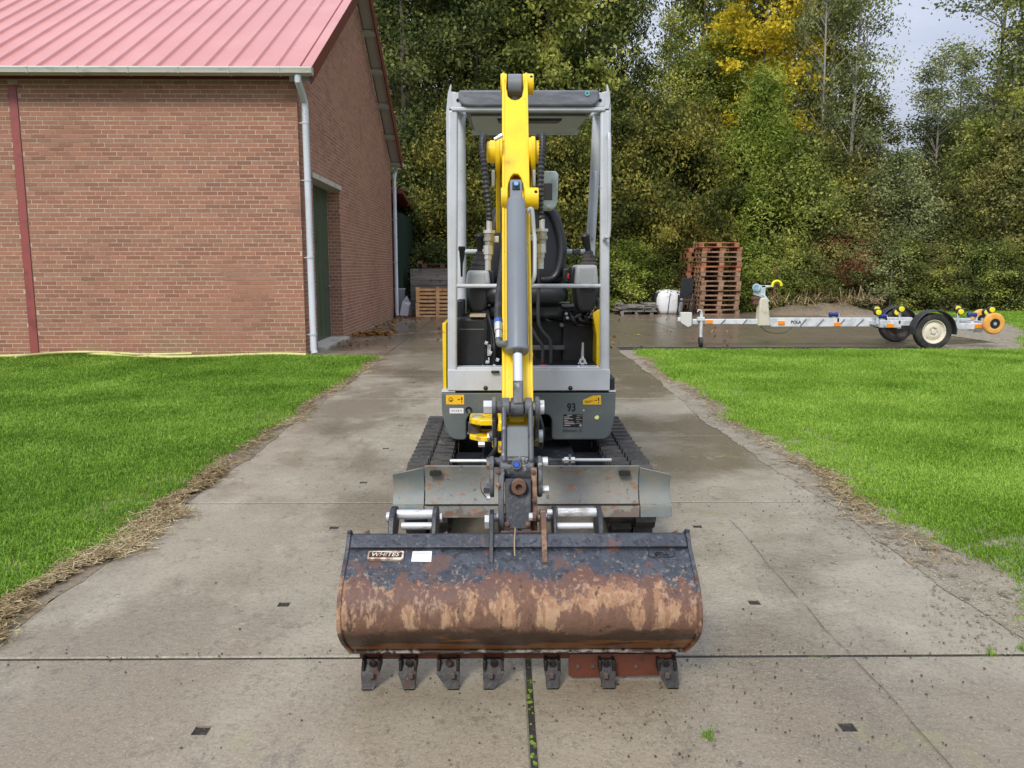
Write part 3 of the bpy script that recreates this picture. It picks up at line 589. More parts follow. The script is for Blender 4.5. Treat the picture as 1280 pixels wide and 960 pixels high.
# red column
part('steel_column', MB().box(PX0 + .012, PX1 - .012, BY0 - .022, BY0 + .01, 0, EZ - .12).box(PX0 + .005, PX1 + .03, BY0 - .03, BY0, EZ - .135, EZ - .12), reds, barn, .003)
part('wall_plate', MB().box(XW, BX0 - .02, BY0 - .028, BY0 + .01, EZ - .03, EZ + .03), maroon, barn, .003)
# roof: ribbed sheets
th = math.atan(SL); EY = BY0 - .26; ez = EZ + .05; SLEN = (RY - EY) / math.cos(th)
def sheet_mesh():
    w, rp, h = 1.08, .36, .036; prof = []
    for k in range(3):
        x = k * rp; prof += [(x + .0, 0), (x + .135, 0), (x + .158, h), (x + .202, h), (x + .225, 0)]
    prof.append((w, 0)); m = MB(); n = len(prof)
    for (zz, ) in ((0,), (-.004,)):
        m.add([(x, 0, z + zz) for x, z in prof] + [(x, SLEN, z + zz) for x, z in prof], [(i, i + 1, n + i + 1, n + i) for i in range(n - 1)])
    return m.mesh('roof_sheet', 0)
sm = sheet_mesh(); sm.materials.append(roofm)
for i in range(10):
    x1 = -2.93 - i * 1.08
    o = put('roof_sheet', sm, None, barn); o.location = (x1 - 1.08 , EY, ez); o.rotation_euler = (th, 0, 0)
    o = put('roof_sheet', sm, None, barn); o.location = (x1, 2 * RY - EY, ez); o.rotation_euler = (th, 0, math.pi)
part('ridge_cap', MB().prism([(RY - .18, ez + SL * (RY - EY) - .06), (RY, ez + SL * (RY - EY) + .05), (RY + .18, ez + SL * (RY - EY) - .06), (RY, ez + SL * (RY - EY) + .03)], 'X', -13.7, -2.92), roofm, barn)
# verge: bargeboards, soffit and purlin ends
def slope_z(y): return ez + SL * (min(y - EY, 2 * RY - EY - y))
for (ya, yb) in ((EY, RY), (RY, 2 * RY - EY)):
    za, zb = slope_z(ya), slope_z(yb)
    part('bargeboard', MB().prism([(ya, za - .20), (yb, zb - .20), (yb, zb + .055), (ya, za + .055)], 'X', -2.925, -2.895), maroon, barn, .003)
    part('verge_flashing', MB().prism([(ya, za + .045), (yb, zb + .045), (yb, zb + .062), (ya, za + .062)], 'X', -3.04, -2.885), roofm, barn)
    part('soffit', MB().prism([(ya, za - .10), (yb, zb - .10), (yb, zb - .06), (ya, za - .06)], 'X', BX0 + .008, -2.925), soffit, barn)
    nP = 5
    for k in range(nP + 1):
        yy = ya + (yb - ya) * (k + .12) / (nP + .3); zz = slope_z(yy)
        part('purlin', MB().prism([(yy - .05, zz - .19 - .05 * SL * (1 if ya < RY - 1 else -1)), (yy + .05, zz - .19 + .05 * SL * (1 if ya < RY - 1 else -1)), (yy + .05, zz - .10), (yy - .05, zz - .10)], 'X', BX0 - .05, -2.93), soffit, barn)
# gutters
for (gy, s) in ((EY - .02, -1), (2 * RY - EY + .02, 1)):
    gt = MB(); pr = [(gy, .02), (gy + s * .13, .02), (gy + s * .145, .0), (gy + s * .135, -.03), (gy + s * .13, -.072), (gy + s * .02, -.095), (gy, -.08)]
    gt.prism([(a, ez + b) for a, b in pr], 'X', -13.7, -2.86); gu = part('gutter', gt, gutterm, barn, .003)
    for i in range(15):
        x = -3.35 - i * .745; bb = MB(); pr2 = [(gy - s * .004, .026), (gy + s * .134, .026), (gy + s * .151, .0), (gy + s * .14, -.032), (gy + s * .135, -.077), (gy + s * .02, -.101), (gy - s * .004, -.085)]
        bb.prism([(a, ez + b) for a, b in pr2], 'X', x - .012, x + .012); part('gutter_bracket', bb, gutterm, gu)
def downpipe(x, y, top, gyy):
    a = part('downpipe', MB().tube([(x, gyy, top), (x, gyy, top - .08), (x, (gyy + y) / 2, top - .20), (x, y, top - .34), (x, y, .10), (x + .02, y - .02, .03)], .052, 20), pipem, barn)
    for z in (.32, 1.55, 2.75, 3.62): part('pipe_clip', MB().cyl((x, y, z), (x, y, z + .03), .058, 20).box(BX0, x, y - .008, y + .008, z + .008, z + .022), pipem, a)
    part('pipe_joint', MB().cyl((x, y, top - .62), (x, y, top - .42), .057, 20), zinc, a)
downpipe(-3.085, BY0 + .045, ez - .085, EY - .075); downpipe(-3.10, BY1 - .06, ez - .10, 2 * RY - EY + .07)
# hose along the foot of the wall
hp = [G(px, py) for px, py in ((-120, 452), (0, 449), (60, 447), (110, 444), (160, 448), (210, 450), (260, 449), (310, 447), (350, 446), (383, 447))]
def smoothpath(pts, n=6):
    out = []; m = len(pts); pts = [Vector(p) for p in pts]
    for i in range(m - 1):
        p0, p1, p2, p3 = pts[max(i - 1, 0)], pts[i], pts[i + 1], pts[min(i + 2, m - 1)]
        for k in range(n):
            t = k / n; out.append(.5 * ((2 * p1) + (p2 - p0) * t + (2 * p0 - 5 * p1 + 4 * p2 - p3) * t * t + (3 * p1 - p0 - 3 * p2 + p3) * t ** 3))
    return out + [pts[-1]]
def raise_(pts, z): return [Vector((p.x, min(p.y, 12.80), z)) for p in pts]
tag(part('garden_hose', MB().tube(smoothpath(raise_(hp, .045)), .026, 10), hoseY), 'pale yellow hose lying along the foot of the barn wall', 'hose')
hp2 = [G(px, py) for px, py in ((20, 452), (70, 447), (120, 446), (180, 449), (240, 448))]
tag(part('garden_hose', MB().tube(smoothpath(raise_(hp2, .075)), .022, 10), hoseY), 'short overlapping loop of pale yellow hose near the red steel column', 'hose')
sp = []
# green shed behind the barn
sh = empty('green_shed', (-4, 26, 0), 'dark green clad lean-to behind the far corner of the barn', 'shed')
part('wall', MB().box(-6, -3.02, 24.0, 29.0, 0, 3.0), shedm, sh)
cl = MB()
for i in range(24): cl.box(-3.02, -3.0, 24.0 + i * .205, 24.0 + i * .205 + .12, 0, 2.98)
tag(part('cladding', cl, shedm, sh), kind='stuff')
part('roof_edge', MB().prism([(23.9, 3.55), (29.1, 2.95), (29.1, 3.08), (23.9, 3.68)], 'X', -6, -2.95), maroon, sh)

# ================================================================== EXCAVATOR
XC = .135; XA = .052          # centre line of the machine, plane of the arm
ex = empty('mini_excavator', (XC, 4.9, 0), 'yellow and grey mini excavator with open canopy and wide rusty bucket on driveway', 'excavator')
def sym(px): return px
# ---- undercarriage
def loop_pts(yf, yr, rf, rr, n=14):
    """closed track outline in (y,z): front idler at yf radius rf, rear sprocket at yr radius rr"""
    pts = []
    for i in range(n + 1):
        a = math.radians(90 + 180 * i / n); pts.append((yf + rf * math.cos(a), rf + rf * math.sin(a)))
    m = 10
    for i in range(1, m): pts.append((yf + (yr - yf) * i / m, 0))
    for i in range(n + 1):
        a = math.radians(-90 + 180 * i / n); pts.append((yr + rr * math.cos(a), rr + rr * math.sin(a)))
    for i in range(1, m): t = i / m; pts.append((yr + (yf - yr) * t, 2 * (rr + (rf - rr) * t) - .010 * math.sin(math.pi * t)))
    return pts
YF, YR, RF, RR = 4.14, 5.36, .185, .195
lp = loop_pts(YF, YR, RF - .022, RR - .022); lp = [(y, z + .022) for y, z in lp]
seg = [0]
for i in range(len(lp)):
    a, b = lp[i], lp[(i + 1) % len(lp)]; seg.append(seg[-1] + math.hypot(b[0] - a[0], b[1] - a[1]))
TL = seg[-1]
def on_loop(s):
    s %= TL
    for i in range(len(lp)):
        if seg[i + 1] >= s:
            a, b = lp[i], lp[(i + 1) % len(lp)]; t = (s - seg[i]) / (seg[i + 1] - seg[i] + 1e-9); ang = math.atan2(b[1] - a[1], b[0] - a[0])
            return a[0] + (b[0] - a[0]) * t, a[1] + (b[1] - a[1]) * t, ang
lug_l = MB(); TW = .235
# a lug: chunky bar, local x across the track, local z outwards; two staggered pads per pitch
lug_l.prism([(-.031, 0), (.031, 0), (.021, .030), (-.021, .030)], 'X', .008, .108); LUG1 = lug_l.mesh('track_lug', 30); LUG1.materials.append(trackm)
for sx in (-1, 1):
    x0, x1 = sorted((XC + sx * .418, XC + sx * .652)); xm = (x0 + x1) / 2
    m = MB(); n = len(lp)
    inn = []
    for i in range(n):
        a, b = lp[i - 1], lp[(i + 1) % n]; t = Vector((b[0] - a[0], b[1] - a[1])).normalized(); inn.append((lp[i][0] - t.y * .022, lp[i][1] + t.x * .022))
    vs = []
    for i in range(n): vs += [(x0, *lp[i]), (x1, *lp[i]), (x1, *inn[i]), (x0, *inn[i])]
    fs = []
    for i in range(n):
        j = (i + 1) % n
        for e in range(4): fs.append((4 * i + e, 4 * i + (e + 1) % 4, 4 * j + (e + 1) % 4, 4 * j + e))
    m.add(vs, fs); tk = part('rubber_track', m, trackm, ex)
    NL = 36
    for k in range(NL):
        for side in (0, 1):
            y, z, a = on_loop(TL * (k + .5 * side) / NL)
            o = put('track_lug', LUG1, None, tk)
            o.rotation_euler = (a + math.pi, 0, 0) if side else (a + math.pi, 0, 0)
            o.location = (xm + (-.118 if side == 0 else 0.0), y, z)
    part('idler_wheel', MB().lathe((xm, YF, RF + .0), (1, 0, 0), [(-.07, 0), (-.07, .05), (-.045, .06), (-.045, RF - .055), (-.03, RF - .05), (.03, RF - .05), (.045, RF - .055), (.045, .06), (.07, .05), (.07, 0)], 28), linkg, ex)
    part('drive_sprocket', MB().lathe((xm, YR, RR), (1, 0, 0), [(-.09, 0), (-.09, .09), (-.03, .10), (-.03, RR - .05), (.03, RR - .05), (.03, .1), (.09, .09), (.09, 0)], 24), linkg, ex)
    for yy in (4.42, 4.68, 4.94, 5.14): part('track_roller', MB().cyl((xm - .08, yy, .095), (xm + .08, yy, .095), .052, 18), linkg, ex)
    part('track_frame', MB().prism([(YF, .13), (YR, .13), (YR, .27), (4.6, .29), (YF, .25)], 'X', xm - .05, xm + .05), dgrey, ex, .008)
ch = MB().box(XC - .42, XC + .42, 4.42, 4.60, .18, .33).box(XC - .42, XC + .42, 4.92, 5.12, .18, .33).prism([(4.30, .16), (5.2, .16), (5.2, .40), (4.30, .36)], 'X', XC - .26, XC + .26)
part('chassis', ch, blackp, ex, .01)
part('slew_ring', MB().cyl((XC, 4.95, .38), (XC, 4.95, .44), .30, 40), blackp, ex)
# ---- dozer blade
YB_ = 3.66
def bl(px0, px1, top0, top1, name, mat, par, Y=YB_, th_=.016):
    """blade plate: upper concave curve down to the bend, then the flat wear strip"""
    ztop = (P(px0, top0, Y).z, P(px1, top1, Y).z); zb, z0 = P(660, 631, Y).z, P(660, 645.5, Y).z
    xa, xb = P(px0, 610, Y).x, P(px1, 610, Y).x; nn = 7; vs = []
    for (x, zt) in ((xa, ztop[0]), (xb, ztop[1])):
        col = []
        for i in range(nn + 1):
            t = i / nn; z = zt + (zb - zt) * t; col.append((x, Y + .035 * math.sin(math.pi * t * .9) + .02 * (1 - t), z))
        col.append((x, Y - .010, zb - .004)); col.append((x, Y - .018, z0))
        vs += col + [(c[0], c[1] + th_, c[2]) for c in col][::-1]
    n = len(vs) // 2; fs = [(i, (i + 1) % n, n + (i + 1) % n, n + i) for i in range(n)] + [tuple(range(n))[::-1], tuple(range(n, 2 * n))]
    return part(name, MB().add(vs, fs), mat, par, .0015, 1)
blade = bl(530.5, 799.5, 584, 584, 'dozer_blade', bladem, ex)
bl(490, 529.2, 594.5, 586, 'blade_wing', wingm, blade, YB_ - .004); bl(800.8, 840, 586, 595, 'blade_wing', wingm, blade, YB_ - .004)
for cx in (544, 781):
    c = P(cx, 592, YB_ + .012); m = MB(); n = 16
    pr = [(c.x + .026 * math.copysign(min(1, abs(1.5 * math.cos(a)) ** .8), math.cos(a)), c.z + .013 * math.sin(a)) for a in [2 * math.pi * k / n for k in range(n)]]
    part('blade_slot', m.prism(pr, 'Y', c.y, c.y + .02), pitm, blade)
part('blade_bend_line', MB().px(531, 630.6, 799, 631.6, YB_ - .013, .01), pitm, blade)  # thin dark strip standing in for the shade line at the bend
for sx in (-1, 1):
    part('blade_arm', MB().prism([(YB_ + .10, .28), (YB_ + .10, .38), (4.40, .30), (4.40, .20)], 'X', XC + sx * .27 - .035, XC + sx * .27 + .035), blackp, ex, .006)
part('blade_rib', MB().box(XC - .62, XC + .62, YB_ + .085, YB_ + .12, .30, .34), bladem, blade, .004)
part('blade_cylinder', MB().cyl((XC, YB_ + .08, .36), (XC, 4.35, .34), .035, 16), dgrey, ex)
# wires behind the blade
pp = MB(); pp.tube([P(563, 576, 4.05), P(606, 576, 4.0), P(618, 578, 3.98)], .0085, 8); part('steel_pipe', pp, zinc, ex)
pp = MB(); pp.tube([P(703, 575, 4.0), P(764, 575, 4.05)], .0085, 8); part('steel_pipe', pp, zinc, ex)
for cx in (708, 716): part('pipe_nut', MB().cyl(P(cx - 2.5, 575, 3.995), P(cx + 2.5, 575, 3.995), .017, 6), zinc, ex)
part('pipe_tab', MB().px(711, 569, 714, 584, 4.0, .02), dgrey, ex)
# ---- upper structure
Y0 = 4.48
zt, zb = P(660, 490.5, Y0).z, P(660, 550, Y0).z; xl, xr = P(552, 505, Y0).x, P(769.5, 505, Y0).x
# skirt: outline in plan, hollow notch for the swing post on the left of the arm
nx0, nx1 = P(583, 530, Y0).x, P(690, 530, Y0).x; nz = P(640, 518, Y0).z
def rounded(pts, r, n=5):
    out = []; m = len(pts)
    for i in range(m):
        p, q, s_ = Vector(pts[i - 1]), Vector(pts[i]), Vector(pts[(i + 1) % m]); rr = r[i] if isinstance(r, (list, tuple)) else r
        if rr <= 0: out.append(tuple(q)); continue
        a = (p - q).normalized(); b = (s_ - q).normalized(); rr = min(rr, (p - q).length * .48, (s_ - q).length * .48)
        A, B = q + a * rr, q + b * rr
        for k in range(n + 1): t = k / n; out.append(tuple(A * (1 - t) ** 2 + q * 2 * t * (1 - t) + B * t ** 2))
    return out
sk = rounded([(xl, zt), (xl, P(0, 520, Y0).z), (xl + .045, zb), (nx0, zb), (nx0, nz), (nx1, nz), (nx1, zb), (xr - .03, zb), (xr, P(0, 520, Y0).z), (xr, zt)], [.012, .05, .05, .02, .05, .05, .02, .05, .05, .012])
skirt = part('front_skirt', MB().prism(sk, 'Y', Y0, Y0 + .16), dgrey, ex, .018, 3)
# body behind and sides
part('side_skirt', MB().prism(rounded([(Y0 + .16, zt), (Y0 + .16, zb), (5.75, zb + .02), (5.95, zb + .10), (5.95, zt + .35), (5.3, zt + .35), (5.1, zt)], [0, 0, .05, .05, .1, .1, .05]), 'X', xl + .004, xl + .10), dgrey, ex, .008)
part('side_skirt', MB().prism(rounded([(Y0 + .16, zt), (Y0 + .16, zb), (5.75, zb + .02), (5.95, zb + .10), (5.95, zt + .35), (5.3, zt + .35), (5.1, zt)], [0, 0, .05, .05, .1, .1, .05]), 'X', xr - .10, xr - .004), dgrey, ex, .008)
part('counterweight', MB().prism(rounded([(xl + .10, 5.5), (xl + .10, 5.95), (XC, 6.05), (xr - .10, 5.95), (xr - .10, 5.5)], [0, .1, .1, .1, 0]), 'Z', zb + .02, zt + .34), dgrey, ex, .015)
part('engine_cover', MB().box(xl + .10, xr - .10, 5.35, 5.95, zt, 1.02), plast, ex, .03)
part('belly_plate', MB().box(xl + .1, xr - .1, Y0 + .17, 5.9, zb + .015, zb + .04), blackp, ex)
part('yellow_side_panel', MB().px(553.5, 404, 558, 487, Y0 + .09, .55), yellow, ex, .004)
part('yellow_side_panel', MB().prism([(P(741, 390, 4.75).x, P(0, 392, 4.75).z), (P(752, 390, 4.75).x, P(0, 386, 4.75).z), (P(754, 390, 4.75).x, P(0, 470, 4.75).z), (P(746, 390, 4.75).x, P(0, 470, 4.75).z), (P(746, 390, 4.75).x, P(0, 420, 4.75).z)], 'Y', 4.75, 5.2), yellow, ex, .004)
part('side_block', MB().px(762, 472, 768.5, 490, Y0 + .02, .25), plast, ex, .006)
part('step_lip', MB().box(xl + .0, xr + .0, Y0 - .004, Y0 + .14, zt + .001, zt + .010), silver, ex, .002)
# decals
def decal(name, px0, py0, px1, py1, Y, mat, par, t=.0015): return part(name, MB().px(px0, py0, px1, py1, Y - t, t * 1.6), mat, par, 0, 1, 0)
d1 = decal('warning_sticker', 557.5, 493.5, 580, 505.5, Y0, sticker_y, skirt)
part('warning_sign', MB().ring(P(563.5, 499.5, Y0 - .0020), (0, 1, 0), .010, .013, .001, 16).px(572, 499, 575, 500, Y0 - .0022, .001).px(576.3, 496.5, 578, 500, Y0 - .0022, .001).px(576.8, 501, 577.6, 503.5, Y0 - .0022, .001).px(562.8, 499.5, 564.4, 501.6, Y0 - .0024, .001), ink, d1, smooth=0)
a = [P(x, y, Y0) for x, y in ((728.8, 505.6), (728.8, 500), (741, 494.6), (751, 494.2), (751.6, 505.6))]
d2 = part('warning_sticker', MB().prism([(p.x, p.z) for p in a], 'Y', Y0 - .002, Y0 + .001), sticker_y, skirt, smooth=0)
part('warning_sign', MB().px(747.5, 497, 749, 501, Y0 - .003, .001).px(747.9, 502, 748.7, 504, Y0 - .003, .001).px(743, 500, 746, 500.8, Y0 - .003, .001).px(731, 501, 741, 501.7, Y0 - .003, .001).px(731, 503, 738, 503.6, Y0 - .003, .001), ink, d2, smooth=0)
d3 = decal('serial_sticker', 562, 510.2, 579.5, 516.8, Y0, sticker_w, skirt)
part('printed_line', MB().px(564, 513.2, 569, 513.8, Y0 - .0022, .0008).px(570, 513, 571, 514.2, Y0 - .0022, .0008).px(572.3, 512.8, 573.5, 514.2, Y0 - .0022, .0008).px(575, 513.1, 577, 513.8, Y0 - .0022, .0008), ink, d3, smooth=0)
part('oval_hole', MB().lathe(P(586, 512.8, Y0), (0, 1, 0), [(.004, .003), (-.003, .012), (-.005, .019), (.002, .021)], 20), plast, skirt)
text('number', '93', .066, P(714.3, 509.6, Y0 - .002), ink, skirt, sx=.80, bold=.0012)
d4 = decal('data_plate', 704, 518, 728, 534, Y0, ink, skirt)
pl_ = MB()
for i, (a_, b_) in enumerate(((709, 715), (704.8, 712), (705, 716), (705, 710), (705, 717), (706, 719), (705, 713))):
    pl_.px(a_, 518.7 + i * 2.1, b_, 519.6 + i * 2.1, Y0 - .0022, .0008)
for i, (a_, b_) in enumerate(((721, 727), (720, 725), (720, 727), (721, 724), (720, 727))): pl_.px(a_, 519.6 + i * 2.3, b_, 520.1 + i * 2.3, Y0 - .0022, .0008)
pl_.px(724.3, 530.5, 727, 533, Y0 - .0022, .0008)
part('data_plate_print', pl_, M('plate_print', (.42, .38, .37), .5), d4, smooth=0)
text('lettering', 'Edition A', .024, P(715.5, 538.2, Y0 - .002), M('dark_green_ink', (.03, .05, .05), .5), skirt, sx=1.25)
part('round_sticker', MB().cyl(P(746, 521.6, Y0 - .002), P(746, 521.6, Y0 + .001), .0125, 24), M('pale_yellow_sticker', (.75, .78, .25), .4), skirt)
part('screw', MB().cyl(P(729.6, 513, Y0 - .004), P(729.6, 513, Y0 + .001), .006, 10), lgrey, skirt)
# silver sill panel with bolts
Ys = Y0 - .010
sill = part('sill_panel', MB().px(559.5, 462, 762.5, 488.3, Ys, .02).px(571, 459.3, 751, 462.4, Ys + .004, .10), silver, ex, .004)
part('gap_seam', MB().px(569, 488.6, 761, 490.4, Ys + .006, .02), ink, sill)
for cx in (607, 713): part('rubber_plug', MB().lathe(P(cx, 485, Ys), (0, -1, 0), [(-.001, .013), (.004, .0125), (.008, .008), (.009, 0)], 20), plast, sill)
# ---- canopy frame
def post(name, pts, wx, wy, mat, bev=.012):
    """rectangular tube along points (x,y,z)"""
    m = MB(); vs = []; n = len(pts)
    for p in pts: vs += [(p[0] - wx / 2, p[1] - wy / 2, p[2]), (p[0] + wx / 2, p[1] - wy / 2, p[2]), (p[0] + wx / 2, p[1] + wy / 2, p[2]), (p[0] - wx / 2, p[1] + wy / 2, p[2])]
    fs = [(0, 3, 2, 1), tuple(4 * (n - 1) + i for i in range(4))]
    for i in range(n - 1):
        for e in range(4): fs.append((4 * i + e, 4 * i + (e + 1) % 4, 4 * i + 4 + (e + 1) % 4, 4 * i + 4 + e))
    m.add(vs, fs); return part(name, m, mat, ex, bev, 3)
YP = 4.475
for cx, ct, s in ((565, 565.8, -1), (756.3, 756.8, 1)):
    w_ = .052; b = P(cx, 489, YP); t = P(ct, 137, YP)
    p = post('front_post', [(b.x, YP + .03, b.z), (t.x, YP + .03, t.z)], w_, .05, silver)
    # corner plate with the outward horn at the top
    h = [P(ct - s * 4, 136, YP), P(ct + s * 4.6, 136, YP), P(ct + s * 6.2, 128, YP), P(ct + s * 6.0, 116, YP), P(ct + s * 2.8, 105, YP), P(ct + s * 1.6, 105.5, YP), P(ct + s * 2.6, 114, YP), P(ct - s * 4, 115, YP)]
    part('corner_horn', MB().prism([(q.x, q.z) for q in h], 'Y', YP + .004, YP + .05), silver, ex, .004)
    e0, e1 = P(ct + s * 6.2, 118, YP), P(cx + s * 7.6, 170, YP)
    part('edge_flange', MB().prism([(P(ct + s * 4.2, 122, YP).x, e0.z), (P(ct + s * 6.4, 122, YP).x, e0.z), (P(cx + s * 7.4, 160, YP).x, P(0, 140, YP).z), (P(cx + s * 7.4, 200, YP).x, P(0, 486, YP).z), (P(cx + s * 4.2, 200, YP).x, P(0, 486, YP).z)], 'Y', YP + .012, YP + .07), silver, ex, .003)
    part('cap_bolt', MB().cyl(P(ct - s * 6.6 + s * 0, 125.3, YP - .002), P(ct - s * 6.6, 125.3, YP + .02), .009, 14), ink, ex)
for cx, top, bot, s in ((575.5, (576, 140), (577, 345), -1), (743, (747, 140), (736.5, 345), 1)):
    Yr = 5.36; a_, b_ = P(*top, Yr), P(*bot, Yr); fl = P(bot[0], 400, Yr)
    part('rear_post', MB().tube(smoothpath([(a_.x, Yr, a_.z), ((a_.x * .6 + b_.x * .4), Yr + .01, a_.z * .55 + b_.z * .45), (b_.x, Yr, b_.z), (fl.x, Yr, .98)], 5), .031, 16), silver, ex)
zt2 = P(0, 138.5, YP).z
part('canopy_crossbar', MB().px(564, 133.2, 757, 138.6, YP - .004, .05), silver, ex, .006)
part('visor_mount', MB().px(566, 115.5, 577, 133.4, YP + .002, .03), silver, ex, .003); part('visor_mount', MB().px(744, 115.5, 756, 133.4, YP + .002, .03), silver, ex, .003)
vis = [P(x, y, YP - .02) for x, y in ((573, 112.2), (573, 124), (576, 130), (583, 133), (740, 133), (746, 130), (749, 124), (749, 112.2))]
part('canopy_visor', MB().prism([(q.x, q.z) for q in vis], 'Y', YP - .022, YP + .06), visor, ex, .012, 3)
part('visor_stud', MB().ring(P(734, 116.8, YP - .024), (0, 1, 0), .006, .013, .006, 18), M('teal_stud', (.12, .45, .38), .4), ex)
rz = P(0, 135, YP).z
xa_, xb_ = P(580, 138, YP).x, P(743, 138, YP).x
roof = part('canopy_roof', MB().prism([(YP + .045, rz - .012), (5.40, P(0, 162, 5.40).z), (5.44, P(0, 157, 5.44).z), (5.40, P(0, 157, 5.4).z + .05), (4.95, rz + .10), (YP + .05, rz + .06)], 'X', xa_, xb_), visor, ex, .02, 3)
part('roof_lining', MB().prism([(YP + .10, rz - .028), (5.36, P(0, 165, 5.36).z), (5.36, P(0, 160, 5.36).z), (YP + .10, rz - .008)], 'X', xa_ + .03, xb_ - .03), lgrey, ex, .01)
part('roof_pocket', MB().prism([(YP + .12, rz - .04), (5.05, P(0, 156, 5.05).z), (5.05, P(0, 150, 5.05).z), (YP + .12, rz - .02)], 'X', XC - .17, XC + .19), plast, ex, .01)
part('rear_beam', MB().cyl((xa_ + .01, 5.36, P(0, 162, 5.36).z), (xb_ - .01, 5.36, P(0, 162, 5.36).z), .028, 14), silver, ex)
for (fx_, rx_) in ((567.5, 576), (755, 747)):
    f_, r_ = P(fx_, 139, YP + .04), P(rx_, 141, 5.36); part('side_rail', MB().tube([f_, r_ + Vector((0, .02, 0))], .028, 12), silver, ex)
part('rear_top_rail', MB().cyl(P(576, 142.5, 5.37), P(747, 142.5, 5.37), .024, 12), silver, ex)
part('grab_handle', MB().tube(smoothpath([P(760.5, 172, YP - .0), P(761.5, 176, YP - .045), P(761.5, 285, YP - .045), P(758, 296, YP - .04), P(755.5, 300, YP)], 4), .011, 10), silver, ex)
part('grab_handle', MB().tube(smoothpath([P(744, 218, 5.33), P(744, 222, 5.28), P(741, 290, 5.28), P(740, 298, 5.33)], 4), .012, 10), silver, ex)
part('front_rail', MB().cyl(P(571, 357.4, YP + .02), P(751.5, 357.4, YP + .02), .0115, 14), silver, ex)
part('rear_rail', MB().cyl(P(577, 314.5, 5.34), P(738, 314.5, 5.34), .016, 14), silver, ex)
# ---- operator station
Yd = 4.62
part('floor_plate', MB().px(571, 461, 751, 466, Y0 + .01, .75), plast, ex)
for c_ in ((588, 571, 608),):
    bx = part('left_side_cover', MB().px(571, 396, 610, 461, Yd, .35), plast, ex, .025, 4); part('cover_seam', MB().px(574, 411, 605, 412.2, Yd - .002, .01), dgrey, bx)
part('cover_neck', MB().px(570.5, 375, 580, 398, Yd + .05, .2), plast, ex, .01)
part('bulkhead', MB().px(608, 398, 748, 462, 4.98, .30), plast, ex, .01)
part('seat_base', MB().px(600, 384, 745, 402, 4.92, .45), plast, ex, .02)
part('right_panel', MB().px(703, 399, 746, 461, 4.93, .06), plast, ex, .006)
part('footrest_bar', MB().px(664, 432, 706, 437.5, 4.90, .04), M('worn_dark_bar', (.07, .07, .075), .5), ex, .003)
for path in (((673, 362), (673, 400), (678, 414), (688, 428), (688, 460)), ((664, 410), (672, 424), (678, 434), (678, 460))):
    part('travel_lever', MB().tube(smoothpath([P(x, y, 4.72 + .02 * i) for i, (x, y) in enumerate(path)], 4), .011, 8), M('lever_steel', (.05, .052, .058), .35), ex)
part('hand_lever', MB().px(672, 337, 675.5, 364, 4.72, .02), plast, ex, .004)
for (x, y, r) in ((702, 406, .014), (700.5, 398, .009), (705.5, 398, .009), (702, 457, .014), (673, 458, .012)): part('white_bolt', MB().lathe(P(x, y, 4.925), (0, -1, 0), [(0, r), (.006, r), (.010, r * .6), (.011, 0)], 14), whitepin, ex)
part('shelf_edge', MB().tube([P(706, 398.5, 4.91), P(713, 400, 4.91), P(720, 406.5, 4.90), P(744, 407.5, 4.90)], .008, 8), M('lever_steel', (.05, .052, .058), .35), ex)
part('red_pedal', MB().tube(smoothpath([P(672, 461, 4.6), P(675, 457.5, 4.6), P(683, 457.5, 4.6), P(685, 461, 4.6)], 4), .008, 8), red, ex)
bpd = part('foot_pedal', MB().px(719, 461.5, 750, 467, 4.50, .10), plast, ex, .006)
part('pedal_frame', MB().tube([P(721, 458, 4.5), P(725, 462, 4.5), P(744, 462, 4.5), P(748, 457, 4.5)], .009, 8), zinc, bpd)
part('lock_lever', MB().tube([P(728.5, 428, 4.62), P(728, 446, 4.62), P(728, 452, 4.6)], [.006, .009, .014], 8), zinc, ex)
part('lever_bracket', MB().ring(P(728, 451.5, 4.59), (0, 1, 0), .008, .020, .02, 14).tube([P(723, 455, 4.59), P(728, 448, 4.59), P(733, 455, 4.59)], .006, 6), zinc, ex)
part('swing_pedal', MB().px(614, 463.5, 624, 466.5, 4.45, .1), plast, ex, .004)
part('hydraulic_hose', MB().tube(smoothpath([P(745, 372, 4.8), P(748, 382, 4.8), P(742, 392, 4.8), P(735, 398, 4.8)], 5), .012, 8), hosem, ex)
for pth in (((610, 408), (616, 425), (612, 445), (620, 462)), ((614, 400), (620, 420), (618, 445), (622, 460)), ((606, 404), (600, 398), (590, 396), (580, 392))): part('hydraulic_hose', MB().tube(smoothpath([P(x, y, 4.75) for x, y in pth], 5), .010, 8), hosem, ex)
part('hose_fitting', MB().px(609, 431, 613.5, 445, 4.62, .03).px(610, 447, 612, 455, 4.62, .02), zinc, ex, .003)
rh = random.Random(5)
for i in range(9):
    xs0 = rh.uniform(664, 740); part('control_hose', MB().tube(smoothpath([P(xs0, rh.uniform(384, 392), 4.84), P(xs0 + rh.uniform(-9, 9), rh.uniform(394, 400), 4.80), P(xs0 + rh.uniform(-14, 14), rh.uniform(398, 406), 4.84), P(xs0 + rh.uniform(-18, 18), rh.uniform(388, 396), 4.9)], 5), rh.uniform(.006, .011), 7), hosem, ex)
for i in range(7):
    x_, y_ = rh.uniform(690, 742), rh.uniform(386, 404); part('hose_clip', MB().cyl(P(x_, y_, 4.80), P(x_ + 3, y_ + 1, 4.80), .009, 6), zinc, ex)
for (x_, y_) in ((606, 428), (611, 440), (607, 452), (616, 457), (620, 449), (602, 458)): part('hose_clip', MB().cyl(P(x_, y_, 4.6), P(x_ + 3.5, y_ + 1.5, 4.6), .011, 6), zinc, ex)
